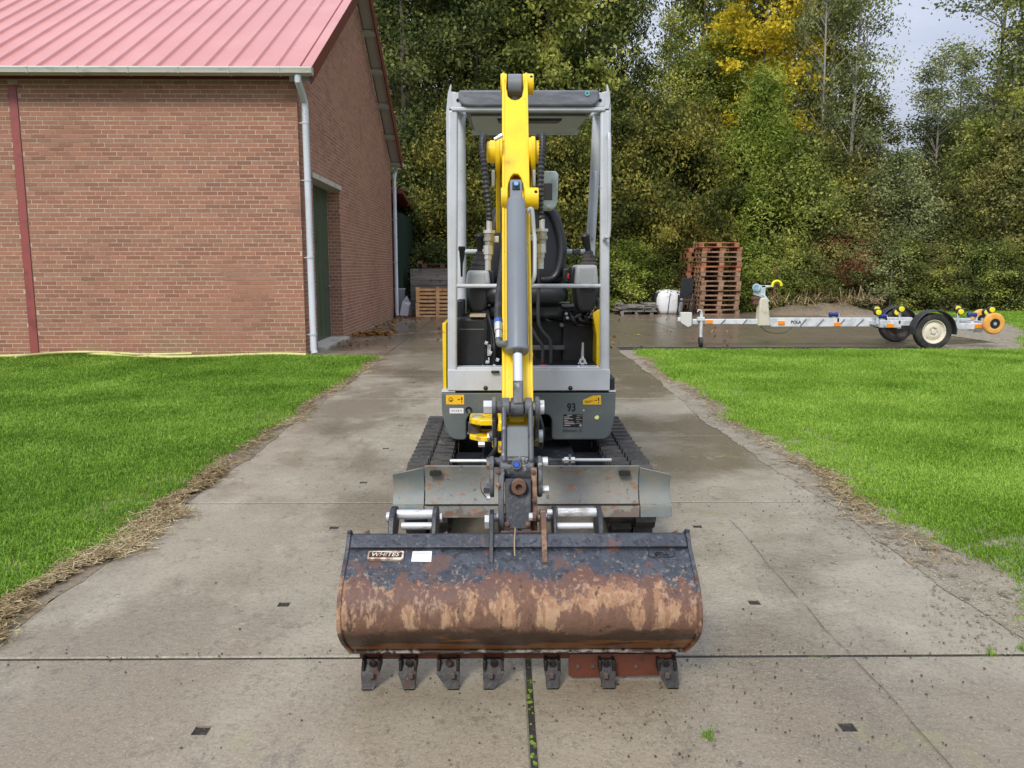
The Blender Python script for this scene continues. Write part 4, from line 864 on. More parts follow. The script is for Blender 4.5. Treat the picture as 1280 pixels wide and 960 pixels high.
for i in range(4): part('harness', MB().tube(smoothpath([P(600 + 3 * i, 386, 4.8), P(606 + 2 * i, 400, 4.72), P(608 + 3 * i, 425, 4.68), P(611 + 2 * i, 460, 4.66)], 5), .008, 7), hosem, ex)
part('manual_pouch', MB().px(587, 393.5, 607, 396.5, 4.6, .2), M('tan_paper', (.45, .36, .24), .8), ex, .002)
# seat
sx0, sx1 = P(650, 320, 5.15).x, P(708, 320, 5.15).x; cxs = P(650, 0, 5.1).x
sb = rounded([(-.26, 0), (-.265, .30), (-.20, .52), (.20, .52), (.265, .30), (.26, 0)], [.08, .12, .17, .17, .12, .08], 7)
zs = P(0, 356, 5.15).z; xs_ = sx1 - .265
def cushion(name, outline, tf, th_, mat):
    """puffy cushion: outline in local (a,b), thickness along the normal, inset rings"""
    vs = []; n = len(outline); cx = sum(p[0] for p in outline) / n; cy = sum(p[1] for p in outline) / n
    for (k, d) in ((.80, -th_ * .5), (.93, -th_ * .42), (1.0, -th_ * .2), (1.0, th_ * .2), (.93, th_ * .42), (.80, th_ * .5)):
        vs += [tf(cx + (a - cx) * k, cy + (b - cy) * k, d) for a, b in outline]
    fs = [tuple(range(n))[::-1], tuple(range(5 * n, 6 * n))]
    for i in range(5):
        for k in range(n): fs.append((i * n + k, i * n + (k + 1) % n, (i + 1) * n + (k + 1) % n, (i + 1) * n + k))
    return part(name, MB().add(vs, fs), mat, ex, smooth=60)
cushion('seat_backrest', sb, lambda a, b, d: (xs_ + a, 5.16 + d + b * .12, zs + b), .13, vinyl)
sc_ = rounded([(-.25, 0), (-.25, .44), (.25, .44), (.25, 0)], .09, 6)
cushion('seat_cushion', sc_, lambda a, b, d: (xs_ + a, 4.72 + b, zs - .055 + d), .12, vinyl)
part('seat_skirt', MB().box(xs_ - .22, xs_ + .22, 4.78, 5.15, zs - .20, zs - .10), plast, ex, .03)
part('seat_seam', MB().tube([P(655, 378.5, 4.74), P(712, 378, 4.74)], .004, 6), dgrey, ex)
part('backrest_bolster', MB().tube(smoothpath([(xs_ + .10, 5.08, zs + .03), (xs_ + .20, 5.09, zs + .06), (xs_ + .235, 5.11, zs + .25), (xs_ + .17, 5.14, zs + .45), (xs_ + .05, 5.16, zs + .50)], 6), [.03] * 24 + [.03], 12), vinyl, ex)
part('belt_buckle', MB().px(709.5, 342, 714, 348.5, 4.98, .03), red, ex, .004)
part('belt_box', MB().px(704, 335, 716, 354, 5.0, .10), plast, ex, .01)
# armrest consoles with joysticks
def console(px0, px1, ytop, ybot, bx0, bx1, by0, gx, gy0, gy1, lean, name):
    c = [P(px0 + 1, ytop, 4.72), P(px1 - 1, ytop, 4.72), P(px1 + 1, ybot, 4.72), P(px0 - 1, ybot, 4.72)]
    e = part(name, MB().prism([(q.x, q.z) for q in c], 'Y', 4.72, 5.08), lgrey, ex, .018, 3)
    part('console_inset', MB().px(px0 + 6, ytop + 5, px1 - 6, ybot, 4.716, .01), M('console_inset_grey', (.36, .38, .38), .5), e, .002)
    lo = [P(px0 - 1, ybot, 4.76), P(px1 + 2, ybot, 4.76), P(px1 - 3, 384, 4.76), P(px1 - 8, 391, 4.76), P(px0 + 5, 391, 4.76), P(px0 + 1, 380, 4.76)]
    part('console_lower', MB().prism([(q.x, q.z) for q in lo], 'Y', 4.76, 5.05), plast, ex, .02, 3)
    b = P((bx0 + bx1) / 2, ytop, 4.80); t = P(gx, by0, 4.80); R0 = (P(bx1, 320, 4.8).x - P(bx0, 320, 4.8).x) / 2; prof = []; m = MB(); path = []; rs = []; nst = 4
    for i in range(nst):
        for (dt, k) in ((0, 1.0), (.35, 1.02), (.7, .86), (.95, .80)):
            u = (i + dt) / nst; path.append(b + (t - b) * u); rs.append(R0 * k * (1 - .52 * (i / (nst - 1))))
    part('joystick_boot', m.tube(path, rs, 18), rubber, e, smooth=60)
    g0 = P(gx, by0 + 3, 4.80); g1 = P(gx + lean, gy0, 4.76); mid = g0.lerp(g1, .55)
    part('joystick_grip', MB().tube([g0, g0.lerp(g1, .2), mid, g0.lerp(g1, .85), g1, g1 + Vector((0, 0, .006))], [.016, .017, .022, .025, .031, .026], 12), plast, e)
console(583, 612, 338, 357, 586.5, 611, 314, 600, 294, 316, -1, 'left_console')
console(720, 747.5, 331, 357, 723.5, 747.5, 313, 736, 294, 316, -5, 'right_console')
part('console_side', MB().px(714, 334, 721, 356, 4.8, .2), plast, ex, .01); part('console_side', MB().px(611, 338, 618, 356, 4.8, .2), plast, ex, .01)
part('bellows_hose', MB().tube([P(747, 350, 4.95), P(748, 372, 4.95)], .022, 12), hosem, ex)
part('blade_lever', MB().tube([P(577, 346, 4.66), P(577, 330, 4.66), P(577.5, 322, 4.66), P(577.5, 314, 4.66), P(577.3, 312, 4.66), P(577.3, 308, 4.66)], [.006, .008, .014, .017, .022, .020], 12), plast, ex)
part('safety_lever_arm', MB().px(716, 311, 726, 318, 5.0, .06), plast, ex, .008)
# ---- swing post
zp = lambda py, Y: P(640, py, Y).z
sp_ = part('swing_post', MB().cyl((XA + .01, 4.36, .36), (XA + .01, 4.36, .70), .065, 24).box(XA - .085, XA + .095, 4.16, 4.34, .42, .60), yellow, ex, .012)
for (y0_, y1_) in ((523.5, 531), (544.5, 551)): part('swing_lug', MB().prism([(P(587, 535, 4.3).x, 4.28), (P(587, 535, 4.3).x, 4.42), (XA + .02, 4.44), (XA - .03, 4.22), (P(600, 535, 4.3).x, 4.22)], 'Z', zp(y1_, 4.25), zp(y0_, 4.25)), yellow, ex, .006)
part('swing_bumper', MB().cyl((P(593, 535, 4.3).x, 4.33, zp(544.5, 4.25)), (P(593, 535, 4.3).x, 4.33, zp(531, 4.25)), .036, 18), rubber, ex)
part('swing_pin', MB().cyl((P(597, 535, 4.3).x, 4.30, zp(523.5, 4.25)), (P(597, 535, 4.3).x, 4.30, zp(521, 4.25)), .030, 18), zinc, ex)
part('swing_fitting', MB().cyl(P(609, 546, 4.2), P(613, 546, 4.2), .022, 8).cyl(P(598, 555, 4.2), P(606, 555, 4.2), .018, 8), zinc, ex)
# ---- boom (behind the dipper)
pv = (3.66, P(643, 190, 3.66).z)
hw = .062
boom = [(4.16, .50), (4.30, .52), (4.30, .66), (4.30, 1.05), (4.24, 1.50), (4.06, 1.86), (3.86, pv[1] + .075), (3.80, pv[1] - .02), (3.80, 1.80), (3.90, 1.58), (4.02, 1.32), (4.08, 1.0), (4.12, .66)]
bo = part('boom', MB().prism(rounded(boom, .03, 3), 'X', XA - hw, XA + hw), yellow, ex, .01)
for s in (-1, 1):   # fork cheeks at the boom head, with the pin bosses
    ch_ = rounded([(3.595, pv[1] - .06), (3.595, pv[1] + .06), (3.72, pv[1] + .075), (3.95, pv[1] + .05), (4.05, 1.66), (3.92, 1.55), (3.74, pv[1] - .14)], [.055, .055, .05, .05, .05, .05, .05], 4)
    part('boom_cheek', MB().prism(ch_, 'X', *sorted((XA + s * .068, XA + s * .088))), yellow, bo, .004)
    part('pin_boss', MB().cyl((XA + s * .075, 3.66, pv[1]), (XA + s * .112, 3.66, pv[1]), .050, 28), yellow, bo)
    part('pin_boss', MB().lathe((XA + s * .112, 3.66, pv[1]), (s, 0, 0), [(0, .046), (.012, .046), (.015, .041), (.015, 0)], 28), yellow, bo)
part('boom_cylinder', MB().cyl((XA, 4.10, .62), (XA, 3.93, 1.3), .042, 20), cylg, ex)
# ---- dipper (arm)
TP = P(642.5, 100, 3.90); top = (3.90, TP.z); BP = P(642, 597, 2.86); YD0 = 2.95
aT = P(643, 92, 3.86); aB = P(643, 500, 2.99)
dw_ = .0590
# axis of the front face of the dipper from (Y,Z)
fT, fB = (aT.y, aT.z), (aB.y, aB.z); ax = Vector((fB[0] - fT[0], fB[1] - fT[1])); LN = ax.length; ax.normalize(); nr_ = Vector((-ax.y, ax.x))
if nr_.x > 0: nr_ = -nr_          # nr_ points towards the camera side (-Y)
def D(t, h): return (fT[0] + ax.x * t + nr_.x * h, fT[1] + ax.y * t + nr_.y * h)   # t metres down the face, h out of the face
def tD(py):    # distance down the dipper face where the photo row py lies
    lo, hi = -.2, LN + .4
    for _ in range(40):
        m_ = (lo + hi) / 2; y_, z_ = D(m_, 0); d = Vector((XA, y_, z_ - CH)); c = _R.transposed() @ d; row = 480 + F * c.y / c.z
        if row > py: hi = m_
        else: lo = m_
    return lo
t118, t130, t215, t235, t262, t447 = [tD(v) for v in (106, 124, 215, 235, 262, 447)]
tE = tD(500); tPiv = tD(190)
# side plates with fork ears, face plate between
prof_side = rounded([D(-.015, .0), D(-.03, -.045), D(-.02, -.10), D(.15, -.13), D(tPiv, -.20), D(tPiv + .25, -.17), D(tE + .10, -.16), D(tE + .22, -.17), D(tE + .25, -.14), D(tE + .20, -.10), D(tE + .03, .0), D(t235 + .04, .0), D(t235 - .02, .0)], [.03, .04, .03, .05, .1, .1, .03, .03, .03, .02, .02, .02, .02], 3)
dip = part('dipper_arm', MB().prism(prof_side, 'X', XA - dw_, XA - dw_ + .012), yellow, ex, .003)
part('side_plate', MB().prism(prof_side, 'X', XA + dw_ - .012, XA + dw_), yellow, dip, .003)
# face plate: grid with U notch on top and arched notch by the cylinder mount
def face_strip(t0_, t1_, x0, x1, h0=-.004, h1=-.016):
    a, b, c, d = D(t0_, h0), D(t1_, h0), D(t1_, h1), D(t0_, h1)
    return [(x0, *a), (x1, *a), (x1, *b), (x0, *b), (x0, *d), (x1, *d), (x1, *c), (x0, *c)]
BF = [(0, 1, 2, 3), (7, 6, 5, 4), (0, 4, 5, 1), (1, 5, 6, 2), (2, 6, 7, 3), (3, 7, 4, 0)]
fm = MB(); xw = dw_ - .010
def outline_face(ptsxt, h0=-.004, h1=-.018):
    """ptsxt list of (x offset, t) forming a polygon on the face"""
    n = len(ptsxt); m = [(XA + x, *D(t, h0)) for x, t in ptsxt] + [(XA + x, *D(t, h1)) for x, t in ptsxt]
    return m, [tuple(range(n)), tuple(range(n, 2 * n))[::-1]] + [(i, (i + 1) % n, n + (i + 1) % n, n + i) for i in range(n)]
q = .040
left = [(-xw, t118 - .02), (-q, t118 - .02), (-q, t118 + .02), (-.028, t130 - .02), (0, t130 + .002), (0, t215), (-.014, t215 + .012), (-.030, t215 + .055), (-.036, t235 + .02), (-xw, t235 + .02)]
nL = [(-xw, t235 + .02), (-.036, t235 + .02), (-.032, t215 + .055), (-.022, t215 + .022), (-.010, t215 + .005)]
up_ = [(q, t118 - .02), (q, t118 + .015), (.033, t130 - .022), (.018, t130 - .004), (0, t130 + .002)]
fm.add(*outline_face(nL + [(-x, t) for x, t in nL][::-1] + [(xw, t118 - .02)] + up_ + [(-x, t) for x, t in up_[:-1]][::-1] + [(-xw, t118 - .02)]))
fm.add(*outline_face([(-xw, t235 + .02), (-.034, t235 + .02), (-.034, t447 - .12), (-xw, t447 - .12)])); fm.add(*outline_face([(.034, t235 + .02), (xw, t235 + .02), (xw, t447 - .12), (.034, t447 - .12)]))
fm.add(*outline_face([(-xw, t447 - .12), (xw, t447 - .12), (xw, tE + .02), (-xw, tE + .02)]))
part('face_plate', fm, yellow, dip, .002, 1, smooth=20)
part('inner_web', MB().add(*outline_face([(-xw, t130), (xw, t130), (xw, tE), (-xw, tE)], -.10, -.112)), yellow, dip)
for s in (-1, 1):
    e0 = D(.02, -.045); part('fork_boss', MB().cyl((XA + s * .036, *e0), (XA + s * (.066 if s < 0 else .088), *e0), .046, 26), yellow, dip, .004)
    ec = D(t235 + .055, .0); part('cylinder_boss', MB().cyl((XA + s * .034, *ec), (XA + s * (.064 if s < 0 else .096), *ec), .046, 24), yellow, dip, .004)
    part('pivot_tube', MB().cyl((XA + s * .058, 3.66, pv[1]), (XA + s * .069, 3.66, pv[1]), .062, 24), yellow, dip)
part('boss_bolt', MB().cyl((XA + .076, D(.02, .0)[0] - .003, D(.02, .0)[1]), (XA + .076, D(.02, .0)[0] + .01, D(.02, .0)[1]), .007, 8), ink, dip)
bc = D(t235 + .055, .046); part('boss_bolt', MB().cyl((XA + .083, bc[0] - .003, bc[1]), (XA + .083, bc[0] + .01, bc[1]), .007, 8), ink, dip)
# arm cylinder behind the dipper top
e0 = D(.03, -.045); ac = part('arm_cylinder', MB().cyl((XA, e0[0] - .002, e0[1] + .0), (XA, 4.12, 1.62), .034, 24).cyl((XA - .032, *e0), (XA + .032, *e0), .052, 28), cylg, ex, .003)
# bucket cylinder
cA, cB, cC = Vector((XA, *D(t262, .060))), Vector((XA, *D(t447, .055))), Vector((XA, *D(tE + .02, .058)))
hd = Vector((XA, *D(t235 + .055, .018)))
cy = part('bucket_cylinder', MB().lathe(cA, cB - cA, [(0, 0), (0, .036), (.006, .0385), (.012, .0405), ((cB - cA).length - .02, .0405), ((cB - cA).length - .018, .043), ((cB - cA).length, .043), ((cB - cA).length + .004, .040), ((cB - cA).length + .004, 0)], 36), cylg, ex)
part('cylinder_rod', MB().cyl(cB, cC, .0195, 20), chrome, ex)
axd = (cB - cA).normalized()
hb = MB(); u0 = Vector((XA, *D(t235 - .0, .050))); u1 = Vector((XA, *D(t262 + .01, .062)))
hb.prism([D(t235, .060), D(t262 + .005, .072), D(t262 + .005, .02), D(t235, .01)], 'X', XA - .026, XA + .026); ce = part('cylinder_eye', hb, cylg, cy, .006)
part('grease_boss', MB().prism([D(t235 + .018, .064), D(t235 + .062, .073), D(t235 + .062, .05), D(t235 + .018, .05)], 'X', XA - .016, XA + .016), ink, ce, .003)
part('grease_cap', MB().cyl((XA, *D(t235 + .038, .066)), (XA, *D(t235 + .038, .080)), .0095, 14), M('light_blue_cap', (.15, .38, .72), .4), ce)
part('rod_eye', MB().prism([D(tE - .045, .085), D(tE + .05, .085), D(tE + .05, .03), D(tE - .045, .03)], 'X', XA - .019, XA + .019), linkg, cy, .006)
# steel pipe and corrugated hoses
part('hydraulic_pipe', MB().tube(smoothpath([cA + Vector((.043, 0, -.05)), cA + Vector((.065, -.005, -.035)), P(667.5, 291, 3.40), P(668.5, 304, 3.37), P(668.5, 330, 3.32), P(668, 345, 3.30), P(665, 353, 3.30), P(660, 358, 3.3)], 6), .0085, 10), lgrey, ex)
def corrug(name, pts, r, par, pitch=.019, amp=.17):
    path = smoothpath(pts, 10); L_ = [0]
    for i in range(1, len(path)): L_.append(L_[-1] + (path[i] - path[i - 1]).length)
    n = int(L_[-1] / (pitch / 2)); out = []; rs = []
    for k in range(n + 1):
        s_ = L_[-1] * k / n; i = min(next((j for j in range(1, len(L_)) if L_[j] >= s_ - 1e-9), len(L_) - 1), len(L_) - 1); t = (s_ - L_[i - 1]) / (L_[i] - L_[i - 1] + 1e-9)
        out.append(path[i - 1].lerp(path[i], t)); rs.append(r * (1 + (amp if k % 2 else -amp)))
    return part(name, MB().tube(out, rs, 10), hosem, par, smooth=20)
corrug('spiral_hose', [P(616, 186, 3.75), P(609, 176, 3.72), P(604.5, 170, 3.62), P(602.5, 182, 3.56), P(605, 205, 3.52), P(608, 235, 3.50), P(611, 258, 3.50), P(612, 277, 3.50)], .0135, ex)
corrug('spiral_hose', [P(665, 186, 3.75), P(672, 174, 3.72), P(677, 168, 3.62), P(678, 182, 3.56), P(676.5, 205, 3.52), P(675.5, 235, 3.50), P(675, 258, 3.50), P(676.5, 275, 3.50)], .0135, ex)
corrug('spiral_hose', [P(632, 298, 3.44), P(630, 320, 3.40), P(627, 345, 3.33), P(624, 370, 3.26), P(623, 395, 3.20), P(623, 400, 3.19)], .0165, ex, .022, .06)
for (cx, y0_) in ((611.5, 276), (677.5, 274)):
    m = MB(); Yh = 3.50; s_ = lambda py, dx=0: P(cx + dx, py, Yh)
    f1 = part('hose_coupling', m.cyl(s_(y0_), s_(y0_ + 13), .012, 14), zinc, ex)
    part('coupling_nut', MB().cyl(s_(y0_ + 12), s_(y0_ + 15.5), .027, 6), zinc, f1); part('coupling_body', MB().cyl(s_(y0_ + 15), s_(y0_ + 21), .021, 14).cyl(s_(y0_ + 21), s_(y0_ + 25), .025, 6).cyl(s_(y0_ + 25), s_(y0_ + 31), .018, 14), M('dull_brass_steel', (.36, .34, .27), .4, .6), f1)
    part('coupling_nut', MB().cyl(s_(y0_ + 31, -1), s_(y0_ + 42, -1), .021, 8), zinc, f1); part('coupling_nut', MB().cyl(s_(y0_ + 42, -1), s_(y0_ + 48, -1.5), .016, 8).cyl(s_(y0_ + 48, -1.5), s_(y0_ + 62, -1.5), .013, 14), zinc, f1)
    part('coupling_bracket', MB().px(min(cx, 640 if cx < 640 else 660) + (0 if cx < 640 else -8), y0_ + 19, (cx + 12 if cx < 640 else cx), y0_ + 27, Yh + .0, .03), zinc, f1, .003)
fA = P(623, 400, 3.18); part('hose_coupling', MB().cyl(fA, P(623, 404, 3.17), .018, 14), blue, ex); part('hose_coupling', MB().cyl(P(623, 404, 3.17), P(623, 414, 3.14), .0165, 12).cyl(P(623.5, 414, 3.14), P(623.5, 423, 3.12), .014, 8), zinc, ex)
part('hose_elbow', MB().tube(smoothpath([P(623.5, 422, 3.12), P(624, 429, 3.11), P(630, 430, 3.06), P(634, 429.5, 3.04)], 4), .013, 12), dgrey, ex)
part('yellow_knob', MB().cyl(P(663.5, 444, 3.1), P(666, 444, 3.1), .010, 12), yellow, ex)
# pin head left of boom head, white bracket pieces
part('grease_fitting', MB().cyl(P(618, 174.5, 3.5), P(624, 171, 3.5), .008, 8).cyl(P(624, 171, 3.5), P(628, 169, 3.5), .010, 8), whitepin, ex)
part('white_bracket', MB().px(614.5, 212, 618.5, 233, 3.62, .06), lgrey, ex, .004); part('white_bracket', MB().px(665.5, 212, 669.5, 233, 3.62, .06), lgrey, ex, .004)
# work lamp on the right of the boom
lampm = part('work_lamp', MB().prism(rounded([(P(679, 237, 3.8).x, zp(213.5, 3.8)), (P(695, 237, 3.8).x, zp(213.5, 3.8)), (P(698, 237, 3.8).x, zp(218, 3.8)), (P(697, 237, 3.8).x, zp(255, 3.8)), (P(692, 237, 3.8).x, zp(262, 3.8)), (P(679, 237, 3.8).x, zp(262, 3.8))], [.01, .015, .02, .02, .015, .01], 3), 'Y', 3.80, 3.90), palegreen, ex, .008, 3)
part('lamp_lens', MB().px(679.5, 229, 690.5, 250, 3.796, .01), lens, lampm, .003); part('lamp_bracket', MB().px(664, 253, 690, 257, 3.84, .03).px(682, 256, 688, 260, 3.79, .02), lgrey, ex, .003)
# ---- bucket linkage
def XX(px, Y, row=640): return P(px, row, Y).x
def cylx(px0, px1, py, Y, r, n=24, mb=None):
    z = P(640, py, Y).z; return (mb or MB()).cyl((P(px0, py, Y).x, Y, z), (P(px1, py, Y).x, Y, z), r, n)
YL = 2.93
part('link_pin', cylx(620, 676, 509, YL, .022), linkg, ex)
for (a_, b_) in ((627.5, 637), (656, 665)): part('link_boss', cylx(a_, b_, 509, YL, .036), linkg, ex, .003)
part('rod_eye_boss', cylx(638, 654.5, 509, YL, .036), linkg, ex, .004)
for (a_, b_) in ((615.5, 620.5), (668.5, 673.5)):
    z0, z1 = P(640, 509, YL).z, P(640, 545, YL + .10).z
    m = MB(); y0_, y1_ = YL, YL + .10; pts = []
    d_ = Vector((y1_ - y0_, z1 - z0)).normalized(); nn = Vector((-d_.y, d_.x)); R1 = .040
    for k in range(9): a = math.pi * k / 8; v = Vector((y0_, z0)) + (-d_ * math.sin(a) + nn * math.cos(a)) * R1; pts.append(tuple(v))
    for k in range(9): a = math.pi * k / 8; v = Vector((y1_, z1)) + (d_ * math.sin(a) - nn * math.cos(a)) * R1; pts.append(tuple(v))
    xa, xb = XX(a_, YL), XX(b_, YL); part('guide_link', m.prism(pts, 'X', xa, xb), linkg, ex, .003)
part('white_bolt_head', cylx(604.5, 615, 509, YL, .027, 6), whitepin, ex); part('white_bolt_head', cylx(674, 680, 509, YL, .027, 14), whitepin, ex)
part('white_bolt_head', cylx(673.5, 678.5, 545, YL + .10, .025, 14), whitepin, ex); part('pivot_pin', cylx(612, 676, 545, YL + .10, .02), linkg, ex)
# H link casting
hl = MB(); zA, zB = P(640, 515, YL - .02).z, P(640, 583, 2.80).z
def pl2(px0, px1, pts, mb): return mb.prism([(y, P(640, r, y).z) for (r, y) in pts], 'X', XX(px0, YL), XX(px1, YL))
for (a_, b_) in ((627, 633), (659.5, 665.5)): pl2(a_, b_, [(508, YL - .035), (500, YL), (520, YL + .03), (560, 2.95), (592, 2.90), (598, 2.82), (575, 2.80), (530, 2.87)], hl)
part('tipping_link', hl, linkg, ex, .008, 3)
hc = MB(); pl2(632.5, 660, [(533, YL - .045), (531, YL - .02), (570, 2.86), (572, 2.82)], hc); part('link_web', hc, dgrey, ex, .004)
part('yellow_stop', MB().px(635, 522, 656, 529, YL + .02, .03), yellow, ex, .006); part('yellow_stop', MB().px(615, 528, 622, 560, YL + .13, .05), yellow, ex, .006); part('yellow_stop', MB().px(662, 522, 668, 558, YL + .13, .05), yellow, ex, .006)
part('link_hub', cylx(624.5, 667.5, 585, 2.84, .046), linkg, ex, .006)
part('hub_block', MB().px(632, 572, 661, 596, 2.80, .05), linkg, ex, .01)
nb = part('nipple_seat', MB().ring(P(645.5, 580.5, 2.786), (0, 1, 0), .012, .018, .008, 20), dgrey, ex); part('blue_nipple', MB().cyl(P(645.5, 580.5, 2.782), P(645.5, 580.5, 2.80), .010, 16), M('bright_blue_cap', (.03, .09, .50), .35), nb)
# quick coupler
for (x0_, y0_, x1_, y1_, Y_, r_) in ((618, 512, 614, 545, 3.06, .010), (671, 512, 676, 560, 3.06, .010), (620, 548, 610, 575, 2.98, .009)): part('lube_hose', MB().tube(smoothpath([P(x0_, y0_, Y_), P((x0_ + x1_) / 2 + 4, (y0_ + y1_) / 2, Y_ - .02), P(x1_, y1_, Y_)], 5), r_, 7), hosem, ex)
for (x_, y_, Y_) in ((622, 590, 2.74), (622, 606, 2.72), (667, 590, 2.74), (668, 625, 2.70), (667, 648, 2.68), (634, 655, 2.655), (660, 655, 2.655), (626, 560, 2.88), (663, 560, 2.88)): part('link_bolt', MB().lathe(P(x_, y_, Y_), (0, -1, 0), [(-.004, .009), (.006, .009), (.008, .005), (.008, 0)], 6), rusty, ex)
qc = part('quick_coupler', MB().prism([(2.72, P(0, 600, 2.72).z), (2.655, P(0, 664, 2.655).z), (2.90, P(0, 650, 2.9).z), (2.95, P(0, 598, 2.95).z)], 'X', XX(631.5, 2.75), XX(663.5, 2.75)), blackp, ex, .004)
part('coupler_pin', MB().ring(P(648.5, 608, 2.690), (0, 1, 0), .012, .0255, .03, 28).cyl(P(648.5, 608, 2.695), P(648.5, 608, 2.74), .014, 8), rusty, qc)
part('pin_collar', MB().ring(P(648.5, 611, 2.706), (0, 1, 0), .0235, .034, .015, 28), ink, qc)
for (a_, b_, mt) in ((623, 630.5, linkg), (664, 671, rusty)):
    part('coupler_cheek', MB().prism(rounded([(2.75, P(0, 585, 2.75).z), (2.70, P(0, 640, 2.7).z), (2.69, P(0, 668, 2.69).z), (2.78, P(0, 672, 2.78).z), (2.92, P(0, 640, 2.92).z), (2.93, P(0, 590, 2.93).z)], .03, 3), 'X', XX(a_, 2.75), XX(b_, 2.75)), mt, ex, .004)
for (a_, b_) in ((612, 617.5), (672.5, 678)):
    part('coupler_link', MB().prism(rounded([(2.80, P(0, 570, 2.8).z), (2.73, P(0, 600, 2.73).z), (2.73, P(0, 622, 2.73).z), (2.83, P(0, 624, 2.83).z), (2.90, P(0, 575, 2.9).z)], .03, 3), 'X', XX(a_, 2.75), XX(b_, 2.75)), linkg, ex, .004)
part('coupler_shaft', cylx(608, 684, 578, 2.86, .018), linkg, ex)
part('hex_nut', cylx(608.5, 612, 582, 2.80, .018, 6), rusty, ex); part('hex_nut', cylx(678, 684.5, 578, 2.82, .020, 14), zinc, ex); part('hex_nut', cylx(678, 686, 612, 2.76, .014, 8), zinc, ex)
part('hex_nut', cylx(604.5, 612.5, 610, 2.76, .022, 6), linkg, ex); part('lock_wire', MB().tube(smoothpath([P(606, 596, 2.72), P(601, 602, 2.70), P(602, 614, 2.70), P(608, 622, 2.72)], 5), .002, 6), rusty, ex); part('hex_nut', cylx(607.5, 612.5, 622, 2.74, .009, 8), whitepin, ex)
part('arm_tip', MB().prism([(2.98, .80), (2.93, .60), (3.0, .60), (3.12, .90), (3.10, .98)], 'X', XA - .06, XA + .06), yellow, ex, .008)
# ---- bucket
prof = [(668.5, 2.585), (683, 2.555), (686, 2.553), (705, 2.500), (722, 2.455), (737, 2.418), (752, 2.395), (768, 2.378), (783, 2.378), (791, 2.392), (797, 2.415), (802.5, 2.450), (807, 2.495), (811, 2.545)]
out = [(y, P(640, r, y).z) for r, y in prof] + [(2.60, .092)]
bxl, bxr = P(436.5, 684, 2.553).x, P(860, 684, 2.553).x
th2 = .014
def shell(outl, x0, x1, t):
    n = len(outl); vs = []; inn = []
    for i in range(n):
        a = Vector(outl[max(i - 1, 0)]); b = Vector(outl[min(i + 1, n - 1)]); d = (b - a).normalized(); nn = Vector((-d.y, d.x)); nn = nn if nn.x > 0 or (nn.x > -.3 and nn.y > 0) else -nn; inn.append(tuple(Vector(outl[i]) + nn * t))
    ring_ = outl + inn[::-1]; N_ = len(ring_); NX = 24
    for j in range(NX + 1):
        x = x0 + (x1 - x0) * j / NX; vs += [(x, y, z) for y, z in ring_]
    fs = [(j * N_ + i, j * N_ + (i + 1) % N_, (j + 1) * N_ + (i + 1) % N_, (j + 1) * N_ + i) for j in range(NX) for i in range(N_)] + [tuple(range(N_))[::-1], tuple(NX * N_ + i for i in range(N_))]
    return MB().add(vs, fs)
bk_ = part('bucket', shell(out, bxl, bxr, th2), bucketm, ex, smooth=30)
part('top_strip', MB().prism([(out[0][0] - .004, out[0][1] + .004), (out[1][0] - .012, out[1][1] + .002), (out[1][0] - .004, out[1][1] - .006), (out[0][0] + .03, out[0][1] - .004)], 'X', bxl + .004, bxr - .004), bucketm, bk_, .003)
# end plates follow the shell and close it at the back
sidep = [(2.605, out[0][1] + .012), (2.58, out[0][1] + .018)] + [(y - .007 if i > 1 else y - .004, z + (.004 if i < 5 else (.0 if i < 8 else -.005))) for i, (y, z) in enumerate(out)] + [(2.66, .10), (2.74, .22), (2.75, .40)]
for (a_, b_) in ((bxl - .012, bxl + .002), (bxr - .002, bxr + .012)): part('end_plate', MB().prism(sidep, 'X', a_, b_), bucketm, bk_, .003)
# worn weld bead and cutting edge
wm = M('weld_and_wear_edge', (.10, .075, .06), .5, layers=[dict(c=(.50, .47, .42), s=14, lo=.50, hi=.60, r=.4), dict(c=(.03, .02, .02), s=30, lo=.55, hi=.65)], bump=.003, bs=60)
zc = P(640, 813, 2.55).z
bead = []
for i in range(60): t = i / 59; bead.append((bxl + .015 + (bxr - bxl - .03) * t, 2.572 + .001 * wob(i * 1.7), zc + .0016 * wob(i * 2.9, 2)))
part('wear_strip', MB().prism([(2.548, zc - .010), (2.552, zc + .002), (2.60, zc + .004), (2.60, zc - .008)], 'X', bxl + .004, bxr - .004), wm, bk_, .003)
part('weld_bead', MB().tube([(x, y - .026, z) for x, y, z in bead], [.0055 + .0015 * wob(i * 3.1) for i in range(60)], 8), wm, bk_)
zt_ = P(640, 818, 2.56).z
part('cutting_edge', MB().prism([(2.566, zc - .008), (2.578, zc - .044), (2.60, zc - .048), (2.61, zc - .006)], 'X', XX(449, 2.57, 817), XX(846, 2.57, 817)), rustflat, bk_, .004)
plx0, plx1 = P(711, 840, 2.56).x, P(829, 840, 2.56).x
part('wear_plate', MB().prism(rounded([(plx0, P(0, 820, 2.575).z), (plx0, P(0, 851, 2.56).z), (plx0 + .02, P(0, 852.5, 2.56).z), (plx1 - .01, P(0, 850, 2.56).z), (plx1 + .03, P(0, 846, 2.56).z), (plx1 + .03, P(0, 820, 2.575).z)], .012, 3), 'Y', 2.568, 2.583), rustflat, bk_, .002)
for cx in (722, 741, 795): part('plate_bolt', MB().cyl(P(cx, 833, 2.564), P(cx, 833, 2.575), .007, 8), toothm, bk_)
